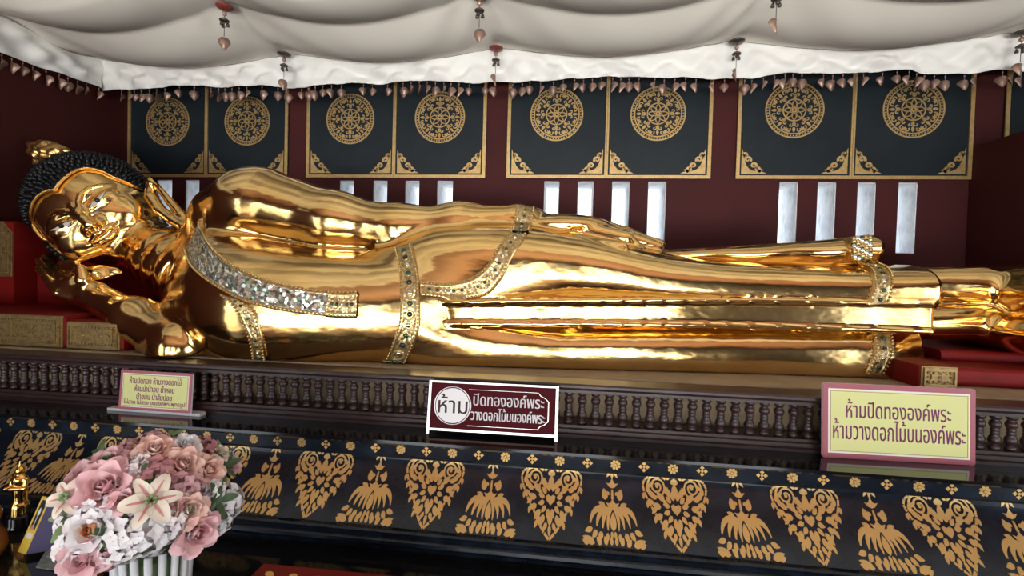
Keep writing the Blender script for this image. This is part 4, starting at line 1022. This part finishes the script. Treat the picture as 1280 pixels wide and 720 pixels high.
def petal(mb, c, fr, ang, L, wd, lift, curl, tip=.6, base=0.0, mi=0, nu=6, nv_=5, bend=0.0):
    """curved petal growing from c: lift = start elevation (rad), curl = change of elevation along it"""
    a, b, n = fr; d = a * math.cos(ang) + b * math.sin(ang); sd = n.cross(d)
    vs = []; p = Vector(c) + d * base; el = lift
    for i in range(nu):
        t = i / (nu - 1); w_ = wd * (math.sin(math.pi * (.14 + .80 * t ** tip)) ** .75 if i < nu - 1 else .22)
        up_ = -d * math.sin(el) + n * math.cos(el)
        for j in range(nv_):
            s_ = 2 * j / (nv_ - 1) - 1
            vs.append(p + sd * (s_ * w_) + up_ * (bend * s_ * s_ * w_))
        p = p + (d * math.cos(el) + n * math.sin(el)) * (L / (nu - 1)); el += curl / (nu - 1)
    fs = [(i * nv_ + j, i * nv_ + j + 1, (i + 1) * nv_ + j + 1, (i + 1) * nv_ + j) for i in range(nu - 1) for j in range(nv_ - 1)]
    mb.add(vs, fs, True, mi)
def rose(c, nv, r, m, inner=None):
    mb = MB(); fr = frame_of(nv, R.uniform(0, 6)); c = Vector(c); mats = [m, inner or m]
    for ring, (cnt, rr, lift, curl, ww, hh) in enumerate(((3, .10, 1.50, .25, .26, .55), (4, .20, 1.35, .35, .34, .62), (5, .32, 1.15, .1, .44, .68), (5, .44, .85, -.5, .52, .74), (6, .52, .45, -1.0, .56, .80))):
        for k in range(cnt):
            petal(mb, c - fr[2] * r * .25 + fr[2] * r * (.10 * (4 - ring) * .4), fr, 2 * math.pi * k / cnt + ring * .7 + R.uniform(-.15, .15), r * hh * 1.05, r * ww, lift, curl, .55, r * rr, 1 if ring < 2 else 0, 6, 5, .35)
    return build_child(mb, 'rose', mats, bouquet)
def lily(c, nv, r):
    fr = frame_of(nv, .5); mb = MB(); c = Vector(c) - fr[2] * r * .15
    for k in range(6):
        petal(mb, c, fr, k * math.pi / 3, r * 1.25, r * (.40 if k % 2 else .30), .75, -1.45, .8, r * .05, 0, 9, 7, .25)
    o = build_child(mb, 'lily', M['cream'], bouquet)
    mb = MB()
    for k in range(6): petal(mb, c + fr[2] * .0015, fr, k * math.pi / 3, r * .95, r * .055, .76, -1.05, .8, r * .05, 0, 8, 3, .1)
    build_child(mb, 'throat_stripe', M['lily_red'], o)
    mb = MB()
    for k in range(6):
        a = k * math.pi / 3 + .4; d = fr[0] * math.cos(a) + fr[1] * math.sin(a); q = c + fr[2] * r * .55 + d * r * .18; mb.tube([c, c + fr[2] * r * .3 + d * r * .06, q], .0016, 5); mb.ball(q, .0045, 6, 4)
    build_child(mb, 'stamen', M['leaf_light'], o)
def hydrangea(c, nv, r, m):
    fr = frame_of(nv); mb = MB(); c = Vector(c) - fr[2] * r * .55; n = 34
    for i in range(n):
        t = (i + .5) / n * 1.25; ph = i * 2.399; z_ = 1 - t; z_ = max(-.25, z_); rad = math.sqrt(max(0, 1 - z_ * z_))
        d = fr[0] * math.cos(ph) * rad + fr[1] * math.sin(ph) * rad + fr[2] * z_
        f2 = frame_of(d + Vector((R.uniform(-.3, .3), R.uniform(-.3, .3), R.uniform(-.3, .3))), R.uniform(0, 6)); q = c + d * r * R.uniform(.85, 1.05)
        for k in range(4): petal(mb, q, f2, k * math.pi / 2, r * .29, r * .17, .5, -.8, .5, r * .02, 0, 4, 3, .3)
    mb.ball(c, r * .72, 10, 6)
    return build_child(mb, 'hydrangea', m, bouquet)
def green(c, nv, L, m, n=5):
    mb = MB(); fr = frame_of(nv, R.uniform(0, 6))
    for k in range(n): petal(mb, c, fr, 2 * math.pi * k / n + R.uniform(-.3, .3), L * R.uniform(.8, 1.15), L * .2, R.uniform(.1, .8), -R.uniform(.3, .9), .8, .005, 0, 6, 3, .2)
    build_child(mb, 'leaf_spray', m, bouquet)
BC = W(186, 640, 1.10); BR_ = .205
bouquet = empty('flower_bouquet', tuple(BC - np.array([0, 0, .2])), 'round bouquet of pink roses, white hydrangeas and lilies in a white slatted vase', 'bouquet')
def onball(u, v, rad=BR_):
    d = ray(u, v); d = d / np.linalg.norm(d); oc = EYE - BC; b = d @ oc; disc = b * b - (oc @ oc - rad * rad)
    t = -b - math.sqrt(max(disc, 0)); p = EYE + d * t; nv = p - BC; 
    if disc < 0: nv = nv / np.linalg.norm(nv); p = BC + nv * rad + 0
    nv = nrm(nv) + nrm(EYE - p) * .45 
    return tuple(p), tuple(nv)
px2 = lambda r, p: r * .0019
for u, v, r, m, inn in ((130, 609, 25, 'rose_pink', None), (261, 587, 17, 'rose_peach', None), (230, 580, 19, 'rose_peach', None), (237, 637, 17, 'rose_peach', 'cream'), (246, 666, 21, 'rose_pink', None), (103, 698, 20, 'rose_pink', None), (114, 662, 20, 'petal_white', 'orange'),
                     (108, 594, 17, 'mauve', None), (136, 577, 16, 'mauve', 'leaf_light'), (194, 562, 17, 'rose_peach', None), (233, 556, 14, 'petal_white', None), (296, 574, 14, 'rose_pink', None), (152, 626, 12, 'rose_pink', None), (276, 566, 10, 'cream', None)):
    p, n_ = onball(u, v); rose(p, n_, px2(r, p) * 1.12, M[m], M[inn] if inn else None)
for u, v, r, m in ((200, 592, 22, 'dusty'), (230, 608, 22, 'mauve'), (258, 559, 18, 'dusty'), (192, 551, 17, 'mauve'), (160, 560, 13, 'mauve'), (216, 623, 16, 'dusty'), (125, 640, 24, 'petal_white'), (180, 664, 27, 'petal_white'), (95, 680, 22, 'petal_white'), (286, 628, 22, 'petal_white'), (164, 588, 16, 'petal_white'), (216, 572, 13, 'petal_white'),
                   (150, 676, 22, 'petal_white'), (208, 655, 20, 'petal_white'), (268, 610, 15, 'petal_white'), (180, 575, 13, 'petal_white'), (86, 655, 16, 'petal_white'), (130, 690, 18, 'mauve'), (279, 652, 15, 'petal_white')):
    p, n_ = onball(u, v, BR_ * .95); hydrangea(p, n_, px2(r, p) * 1.15, M[m])
for u, v, r in ((189, 626, 40), (86, 622, 30)): p, n_ = onball(u, v, BR_ * 1.04); lily(p, n_, px2(r, p) * .66)
for u, v, L, m in ((146, 664, 24, 'leaf'), (262, 640, 30, 'leaf'), (270, 625, 26, 'leaf'), (95, 645, 26, 'leaf_light'), (280, 584, 24, 'leaf'), (288, 558, 20, 'leaf_light'), (145, 655, 22, 'leaf_light'), (213, 545, 18, 'leaf_light'), (170, 604, 24, 'leaf'), (250, 650, 22, 'leaf'), (224, 645, 20, 'leaf_light'), (120, 560, 20, 'leaf')):
    p, n_ = onball(u, v, BR_ * .93); green(p, n_, px2(L, p), M[m])
mb = MB(); mb.ball(BC + np.array([0, 0, .035]), BR_ * .82, 20, 14, 0, (1, 1, .66)); build_child(mb, 'foam_core', M['leaf'], bouquet)
VC = W(192, 700, 1.10)
vase = empty('slatted_vase', (VC[0], VC[1], TZ), 'white slatted vase holding the pink and white bouquet', 'vase')
zt = BC[2] - .075
mb = MB(); mb.lathe((VC[0], VC[1], TZ + .001), [(.062, 0), (.064, .01), (.064, zt - TZ - .03), (.060, zt - TZ - .028)], 24); build_child(mb, 'inner_pot', M['leaf_light'], vase)
mb = MB(); mb.lathe((VC[0], VC[1], TZ + .0005), [(.074, 0), (.080, .004), (.080, .016), (.074, .020)], 28); build_child(mb, 'base_ring', M['white'], vase)
for k in range(18):
    a = 2 * math.pi * k / 18 + .1; e = Vector((math.cos(a), math.sin(a), 0)); tng = Vector((-math.sin(a), math.cos(a), 0)); c = Vector((VC[0], VC[1], 0))
    mb = MB(); mb.tube([c + e * .074 + Vector((0, 0, TZ + .012)), c + e * .076 + Vector((0, 0, (TZ + zt) / 2)), c + e * .082 + Vector((0, 0, zt))], .0085, 8); build_child(mb, 'slat', M['white'], vase)

# standing gold figurine
FP = WZ(25, 641, TZ)
FP[1] = min(FP[1], 1.43); FP = np.array([W(25, 641, 1.412)[0], 1.412, TZ])
h_ = W(25, 580, FP[1])[2] - W(25, 642, FP[1])[2]; fz = W(25, 642, FP[1])[2]
fig = empty('standing_gold_figurine', (FP[0], FP[1], TZ), 'small gold standing figurine with pointed headdress on a round base, left of the bouquet', 'figurine')
mb = MB(); mb.lathe((FP[0], FP[1], TZ + .0008), [(.040, 0), (.042, .006), (.036, .014), (.036, fz - TZ - .006), (.030, fz - TZ)], 18); build_child(mb, 'plinth', M['glossblack'], fig)
def figF(x, y, z):
    x = (x - FP[0]) / h_; y = (y - FP[1]) / h_; z = (z - fz) / h_
    d = chain(x, y, z, [np.array([0, 0, .20]), np.array([0, 0, .45]), np.array([0, 0, .68])], [.115, .10, .125], .05)
    d = smin(d, cap(x, y, z, np.array([0, 0, .02]), np.array([0, 0, .14]), .16, .15), .03)
    d = smin(d, ell(x, y, z, (0, 0, .86), (.072, .078, .09)), .03)
    d = smin(d, cap(x, y, z, np.array([0, 0, .93]), np.array([0, 0, 1.07]), .035, .008), .02)
    for s in (-1, 1): d = smin(d, chain(x, y, z, [np.array([s * .14, 0, .70]), np.array([s * .17, -.04, .54]), np.array([s * .05 - .06, -.17, .56])], [.045, .04, .032], .02), .02)
    return d * h_
v_, q_ = nets(figF, (FP[0] - .05, FP[1] - .06, fz - .003), (FP[0] + .05, FP[1] + .05, fz + h_ * 1.13), .0028, 1)
mb = MB(); mb.add(v_, q_.tolist(), True); build_child(mb, 'figure', M['gold_fine'], fig)

# boxed lotus candle, leaning
M['box_yellow'] = mat('yellow_card', (0.80, 0.56, 0.06), .5); M['box_violet'] = mat('violet_plastic', (0.13, 0.12, 0.22), .15); M['box_dark'] = mat('dark_print', (0.02, 0.03, 0.05), .3); M['note'] = mat('grey_green_paper', (0.25, 0.29, 0.26), .8, noise=(60, (0.17, 0.20, 0.19), .45, .6)); M['amber'] = mat('amber_glaze', (0.30, 0.10, 0.02), .12, noise=(10, (0.16, .05, .012), .4, .7))
o0 = Vector(WZ(22, 695, TZ)) + Vector((0, 0, .014)); ex = (Vector(WZ(39, 697, TZ)) - o0); bw = .042; ex = Vector((.97, -.24, 0)).normalized(); dy = Vector((.24, .97, 0))
upv = Vector((.33, .12, .93)).normalized(); bh_ = .178; sidev = Vector((.85, .50, 0)).normalized() * .098
cb = empty('candle_box', o0, 'yellow and violet candle package leaning beside the bouquet', 'box')
def quadbox(mb, o, a, b, c):
    vs = [o, o + a, o + a + b, o + b, o + c, o + a + c, o + a + b + c, o + b + c]; mb.add(vs, [(0, 3, 2, 1), (4, 5, 6, 7), (0, 1, 5, 4), (1, 2, 6, 5), (2, 3, 7, 6), (3, 0, 4, 7)])
fn = ex.cross(upv).normalized()
mb = MB(); quadbox(mb, o0, ex * bw, -fn * .004, upv * bh_); front = build_child(mb, 'yellow_front', M['box_yellow'], cb)
mb = MB(); quadbox(mb, o0 + ex * bw + Vector((.001, 0, .001)), sidev, -fn * .035, upv * bh_ * .98); build_child(mb, 'violet_side', M['box_violet'], cb)
mb = MB(); pm = lambda x, y, h: o0 + ex * (x * bw) + upv * (y * bh_) + fn * (h + .0002)
mb.prism([(.22, .42), (.80, .42), (.80, .90), (.70, .95), (.30, .95), (.22, .90)], pm, .0006); win = build_child(mb, 'window_print', M['box_dark'], cb)
mb = MB(); mb.prism(leaf2(.5, .66, math.pi / 2, .16, .13), lambda x, y, h: pm(x, y, h + .0007), .0005); mb.prism([(.47, .48), (.53, .48), (.52, .68), (.48, .68)], lambda x, y, h: pm(x, y, h + .0007), .0005); build_child(mb, 'lotus_print', M['petal_white'], cb)
mb = MB(); mb.prism([(.26, .42), (.78, .42), (.66, .50), (.38, .50)], lambda x, y, h: pm(x, y, h + .0007), .0005); build_child(mb, 'red_print', M['lily_red'], cb)
mb = MB(); mb.prism([(.16, .26), (.84, .26), (.84, .36), (.16, .36)], pm, .0005); build_child(mb, 'caption_band', M['cream'], cb)
# folded paper notes
q0, q1, q2, q3 = (Vector(WZ(*p, TZ + .001)) for p in ((45, 710), (92, 717), (95, 697), (58, 692)))
nb_ = empty('folded_note', q0, 'grey-green folded paper note lying below the violet package', 'paper note')
mb = MB(); tvec = Vector((0, 0, .004)); mb.add([q0, q1, q2, q3, q0 + tvec, q1 + tvec, q2 + tvec * 3, q3 + tvec * 3], [(0, 3, 2, 1), (4, 5, 6, 7), (0, 1, 5, 4), (1, 2, 6, 5), (2, 3, 7, 6), (3, 0, 4, 7)])
build_child(mb, 'lower_fold', M['note'], nb_)
mb = MB(); s1 = Vector((.006, .012, .0125)); mb.add([q0 * .7 + q3 * .3 + s1, q1 * .7 + q2 * .3 + s1, q2 + s1, q3 + s1, q0 * .7 + q3 * .3 + s1 + tvec, q1 * .7 + q2 * .3 + s1 + tvec, q2 + s1 + tvec * 3, q3 + s1 + tvec * 3], [(0, 3, 2, 1), (4, 5, 6, 7), (0, 1, 5, 4), (1, 2, 6, 5), (2, 3, 7, 6), (3, 0, 4, 7)])
build_child(mb, 'upper_fold', M['note'], nb_)
# amber gourd at the left edge, gilt bowl, red offering box
c = WZ(-22, 700, TZ); am = MB(); am.lathe((c[0], c[1], TZ + .0008), [(.030, 0), (.046, .008), (.058, .04), (.052, .075), (.036, .10), (.040, .118), (.044, .135), (.036, .155), (.016, .166), (.006, .17)], 24)
tag(am.build('amber_jar', M['amber']), 'glossy amber-brown gourd-shaped jar cut by the left edge of the picture', 'jar')
c = WZ(112, 722, TZ); bw_ = empty('gilt_bowl', (c[0], c[1], TZ), 'bumpy gold bowl tucked between bouquet and vase', 'bowl')
def bowlF(x, y, z):
    r_ = np.sqrt((x - c[0]) ** 2 + (y - c[1]) ** 2); zz_ = z - TZ
    d = np.sqrt(r_ ** 2 + ((zz_ - .055) * .95) ** 2) - .058 + .003 * np.sin(np.arctan2(y - c[1], x - c[0]) * 12) * np.sin(zz_ * 230)
    d = np.maximum(d, zz_ - .060); d = np.maximum(d, -(np.sqrt(r_ ** 2 + (zz_ - .062) ** 2) - .048)); return np.maximum(np.minimum(d, np.maximum(r_ - .036, zz_ - .008)), -zz_ + .0005)
v_, q_ = nets(bowlF, (c[0] - .07, c[1] - .07, TZ - .006), (c[0] + .07, c[1] + .07, TZ + .08), .0035, 1); mb = MB(); mb.add(v_, q_.tolist(), True); build_child(mb, 'bowl_shell', M['gold_fine'], bw_)
mb = MB(); mb.ball((c[0], c[1], TZ + .045), .040, 14, 8, 0, (1, 1, .6)); build_child(mb, 'amber_filling', M['amber'], bw_)
bx0 = WZ(330, 704.7, .765); bx1 = WZ(470, 718, .765); bl = bx1 - bx0; L_ = math.hypot(bl[0], bl[1]); e1 = Vector((bl[0] / L_, bl[1] / L_, 0)); e2 = Vector((e1.y, -e1.x, 0)); o0 = Vector((bx0[0], bx0[1], TZ + .0008))
rb = empty('red_offering_box', o0, 'red lacquered box with gold marks at the bottom edge, right of the bouquet', 'box')
mb = MB(); quadbox(mb, o0 + e2 * .006 + e1 * .006, e1 * .40, e2 * .24, Vector((0, 0, .05))); build_child(mb, 'box_body', M['red'], rb)
mb = MB(); quadbox(mb, o0 + Vector((0, 0, .0505)), e1 * .412, e2 * .252, Vector((0, 0, .0145))); lid = build_child(mb, 'lid', M['red'], rb)
mb = MB()
for i in range(5): mb.prism(leaf2(.03 + .07 * i, .035, .5, .035, .010), lambda x, y, h: o0 + e1 * x + e2 * y + Vector((0, 0, .0652 + h)), .0006)
build_child(mb, 'gilt_mark', M['gilt_bright'], lid)

# ------------------------------------------------------------------ jewelled bands and loose robe end of the statue
def mosaic_mat(name, cols, scale, tilt, rough=.16):
    m = bpy.data.materials.new(name); m.use_nodes = True; n = m.node_tree.nodes; l = m.node_tree.links; b = n['Principled BSDF']
    b.inputs['Metallic'].default_value = .85; b.inputs['Roughness'].default_value = rough
    tc = n.new('ShaderNodeTexCoord'); v = n.new('ShaderNodeTexVoronoi'); v.inputs['Scale'].default_value = scale; l.new(tc.outputs['UV'], v.inputs['Vector'])
    sp = n.new('ShaderNodeSeparateColor'); l.new(v.outputs['Color'], sp.inputs[0])
    r = n.new('ShaderNodeValToRGB'); r.color_ramp.interpolation = 'CONSTANT'
    while len(r.color_ramp.elements) < len(cols): r.color_ramp.elements.new(.5)
    for i, (p, c) in enumerate(cols): r.color_ramp.elements[i].position = p; r.color_ramp.elements[i].color = (*c, 1)
    l.new(sp.outputs[0], r.inputs['Fac']); l.new(r.outputs['Color'], b.inputs['Base Color'])
    g = n.new('ShaderNodeNewGeometry'); s = n.new('ShaderNodeVectorMath'); s.operation = 'SUBTRACT'; s.inputs[1].default_value = (.5, .5, .5); l.new(v.outputs['Color'], s.inputs[0])
    k = n.new('ShaderNodeVectorMath'); k.operation = 'SCALE'; k.inputs['Scale'].default_value = tilt; l.new(s.outputs[0], k.inputs[0])
    ad = n.new('ShaderNodeVectorMath'); l.new(g.outputs['Normal'], ad.inputs[0]); l.new(k.outputs[0], ad.inputs[1])
    nm = n.new('ShaderNodeVectorMath'); nm.operation = 'NORMALIZE'; l.new(ad.outputs[0], nm.inputs[0]); l.new(nm.outputs[0], b.inputs['Normal'])
    return m
M['mosaic'] = mosaic_mat('mirror_mosaic', [(0, (.72, .72, .66)), (.30, (.35, .36, .30)), (.48, (.85, .84, .78)), (.66, (.30, .42, .34)), (.76, (.60, .52, .34)), (.90, (.16, .18, .15))], 1.0, .8)
M['band'] = mosaic_mat('tarnished_gilt_band', [(0, (.48, .36, .17)), (.35, (.60, .48, .25)), (.6, (.34, .25, .11)), (.8, (.55, .45, .27))], 1.6, .45, .32)
M['band_edge'] = mat('gilt_band_edge', (.66, .48, .22), .3, 1.0, noise=(60, (.42, .30, .13), .4, .7))
M['gem_green'] = mat('dark_green_glass', (.02, .09, .05), .08, .3); M['gem_clear'] = mat('mirror_glass_gem', (.75, .76, .74), .06, 1.0); M['gem_dark'] = mat('dark_glass', (.03, .03, .03), .1, .3)
def resample(P, n):
    P = np.array(P, float); d = np.concatenate([[0], np.cumsum(np.linalg.norm(np.diff(P, axis=0), axis=1))]); t, x = spl(d, P[:, 0], n); _, y = spl(d, P[:, 1], n); return np.stack([x, y], 1)
def cast(u, v, last):
    d = Vector(ray(u, v)).normalized(); h = BVH.ray_cast(Vector(EYE), d)
    if h[0] is None: return None
    n = h[1]
    if n.dot(d) > 0: n = -n
    return h[0], n
def band(name, A, B_, n, k, face, gems=None, beads=True, hgt=.010, cell=.014, parent=None):
    A = resample(A, n); B_ = resample(B_, n); mb = MB(); mb.uv = []; G = [[None] * k for _ in range(n)]; last = None
    for i in range(n):
        for j in range(k):
            t = j / (k - 1); p = A[i] * (1 - t) + B_[i] * t; h = cast(p[0], p[1], None)
            G[i][j] = h
    # fill misses from neighbours
    for _ in range(3):
        for i in range(n):
            for j in range(k):
                if G[i][j] is None:
                    for a, b in ((i - 1, j), (i + 1, j), (i, j - 1), (i, j + 1)):
                        if 0 <= a < n and 0 <= b < k and G[a][b] is not None:
                            q, nn = G[a][b]; p = A[i] * (1 - j / (k - 1)) + B_[i] * (j / (k - 1)); d = Vector(ray(*p)).normalized()
                            s = (q - Vector(EYE)).length; G[i][j] = (Vector(EYE) + d * s, nn); break
    # smooth the normals along the band
    N = [[sum((G[max(0, min(n - 1, i + a))][max(0, min(k - 1, j + b))][1] for a in (-1, 0, 1) for b in (-1, 0, 1)), Vector((0, 0, 0))).normalized() for j in range(k)] for i in range(n)]
    L = 0; vs = []; uv = []
    for i in range(n):
        if i: L += (G[i][k // 2][0] - G[i - 1][k // 2][0]).length
        wd = (G[i][0][0] - G[i][k - 1][0]).length
        for j in range(k):
            t = j / (k - 1); e = abs(2 * t - 1)
            off = hgt * (0.0 if j in (0, k - 1) else (1.25 if e > .72 else .8))
            vs.append(G[i][j][0] + N[i][j] * (off if j not in (0, k - 1) else -.004)); uv.append((L / cell, t * wd / cell))
    vs = [Vector((q.x, q.y, max(q.z, BZ + .003))) for q in vs]
    fs = []; mi = []
    for i in range(n - 1):
        for j in range(k - 1): fs.append((i * k + j, i * k + j + 1, (i + 1) * k + j + 1, (i + 1) * k + j)); mi.append(1 if j in (0, 1, k - 3, k - 2) else 0)
    b0 = mb.add(vs, fs, True); mb.mi = mi; mb.uv = uv
    # orient towards the eye
    q = Vector(vs[k * (n // 2) + k // 2]); a = (Vector(vs[k * (n // 2) + k // 2 + 1]) - q).cross(Vector(vs[k * (n // 2 + 1) + k // 2]) - q)
    if a.dot(Vector(EYE) - q) < 0: mb.f = [f[::-1] for f in mb.f]
    ob = None
    def extra(fn):
        m0 = len(mb.v); fn(); mb.uv += [(0, 0)] * (len(mb.v) - m0)
    if beads:
        for j in (1, k - 2):
            P = [Vector(vs[i * k + j]) for i in range(n)]; acc = 0
            for i in range(n - 1):
                d = (P[i + 1] - P[i]).length; s = -acc
                while s + .016 <= d:
                    s += .016; q = P[i].lerp(P[i + 1], s / d); extra(lambda: mb.ball(q + N[i][j] * .002, .0055, 6, 4, 1))
                acc = d - s
    if gems:
        P = [Vector(vs[i * k + k // 2]) for i in range(n)]; acc = 0; c = 0
        for i in range(n - 1):
            d = (P[i + 1] - P[i]).length; s = -acc
            while s + gems[0] <= d:
                s += gems[0]; q = P[i].lerp(P[i + 1], s / d); c += 1; m_ = 2 + c % 3
                extra(lambda: mb.lathe(q, [(gems[1] * 1.25, -.002), (gems[1] * 1.2, .004), (gems[1], .004)], 8, 1, N[i][k // 2])); extra(lambda: mb.lathe(q, [(gems[1] * .95, .003), (gems[1] * .75, .008), (gems[1] * .3, .010)], 6, m_, N[i][k // 2]))
            acc = d - s
    return build_child(mb, name, [face, M['band_edge'], M['gem_clear'], M['gem_green'], M['gem_dark']], parent or statue)
band('jewelled_sash', [(254, 272), (255, 287), (266, 309), (284, 326), (312, 342), (345, 353), (387, 362), (413, 364)], [(233, 316), (240, 334), (256, 350), (276, 363), (303, 377), (331, 385), (364, 391), (408, 396)], 70, 15, M['mosaic'], None, True, .014, .0125)
band('sash_end', [(412, 363), (430, 364), (448, 363)], [(407, 397), (426, 398.5), (446, 399)], 16, 11, M['band'], (.020, .009), True, .016, .008)
band('chest_strap', [(272, 366), (287, 378), (303, 403), (312, 425), (316, 448)], [(306, 379), (320, 389), (327, 414), (331, 432), (334, 448)], 40, 9, M['band'], (.030, .008), True, .009)
band('waist_belt', [(494, 311), (498, 335), (500, 367), (498, 403), (488, 432), (478, 453)], [(516, 306), (524, 343), (526, 379), (524, 416), (516, 437), (509, 455)], 60, 11, M['band'], (.045, .014), True, .014)
band('hip_band', [(526, 352), (562, 353), (590, 345), (611, 327), (623, 307), (637, 293)], [(528, 371), (582, 375), (611, 369), (627, 351), (643, 319), (660, 294)], 60, 9, M['band'], (.034, .009), True, .011)
band('bracelet', [(645, 258.5), (643, 268), (641, 280), (639, 290)], [(668, 260.5), (667, 270), (665, 281), (662, 291)], 26, 11, M['band'], (.03, .008), True, .009)
band('upper_hem_band', [(1070, 331), (1086, 339), (1090, 358), (1082, 380)], [(1097, 331), (1113, 340), (1115, 362), (1110, 379)], 34, 11, M['band'], (.04, .011), True, .010)
band('lower_hem_band', [(1089, 417), (1091, 440), (1081, 467)], [(1114, 417), (1114, 443), (1102, 468)], 34, 11, M['band'], (.04, .011), True, .010)
# loose end of the robe lying along the top of the thigh
top = resample([(786, 318), (830, 312), (900, 308.5), (950, 305), (1010, 301), (1064, 296), (1090, 294)], 60)
mb = MB(); vs = []; k = 9
for i, (u, v) in enumerate(top):
    p = S(u, v, 2.34); bot = p[2] - .06 - .08 * i / 59
    for j in range(k):
        a = j / (k - 1); y = 2.34 - .10 * math.sin(math.pi * min(1, a * 1.6) / 2) * (1 if a < .62 else 1) + (0 if a < .62 else (a - .62) * .1); vs.append((p[0], y - .006 * math.sin(i * .35 + a * 4), p[2] + (bot - p[2]) * a ** 1.5))
    for j in range(k):
        a = 1 - j / (k - 1); vs.append((p[0], 2.40, p[2] + (bot - p[2]) * a))
K = 2 * k
fs = [(i * K + j, (i + 1) * K + j, (i + 1) * K + (j + 1) % K, i * K + (j + 1) % K) for i in range(59) for j in range(K)] + [tuple(range(K)), tuple(59 * K + j for j in range(K - 1, -1, -1))]
mb.add(vs, fs, True); flap = build_child(mb, 'robe_end', M['gold'], statue)
mb = MB(); P = [S(1064, 297, 2.228), S(1090, 295, 2.228), S(1090, 323, 2.215), S(1066, 326, 2.215)]
for i in range(9):
    for j in range(5):
        a, b_ = (j + .5) / 5, (i + .5) / 9; q = Vector((P[0] * (1 - a) + P[1] * a) * (1 - b_) + (P[3] * (1 - a) + P[2] * a) * b_); mb.ball(q, .013 if (i + j) % 2 else .010, 6, 4, (i * 3 + j) % 4)
quadbox(mb, Vector(P[3]) + Vector((0, .006, 0)), Vector(P[2] - P[3]), Vector((0, .05, 0)), Vector(P[0] - P[3]) + Vector((0, 0, .004)))
build_child(mb, 'jewelled_tip', [M['band_edge'], M['gem_clear'], M['gem_green'], M['band_edge']], flap)
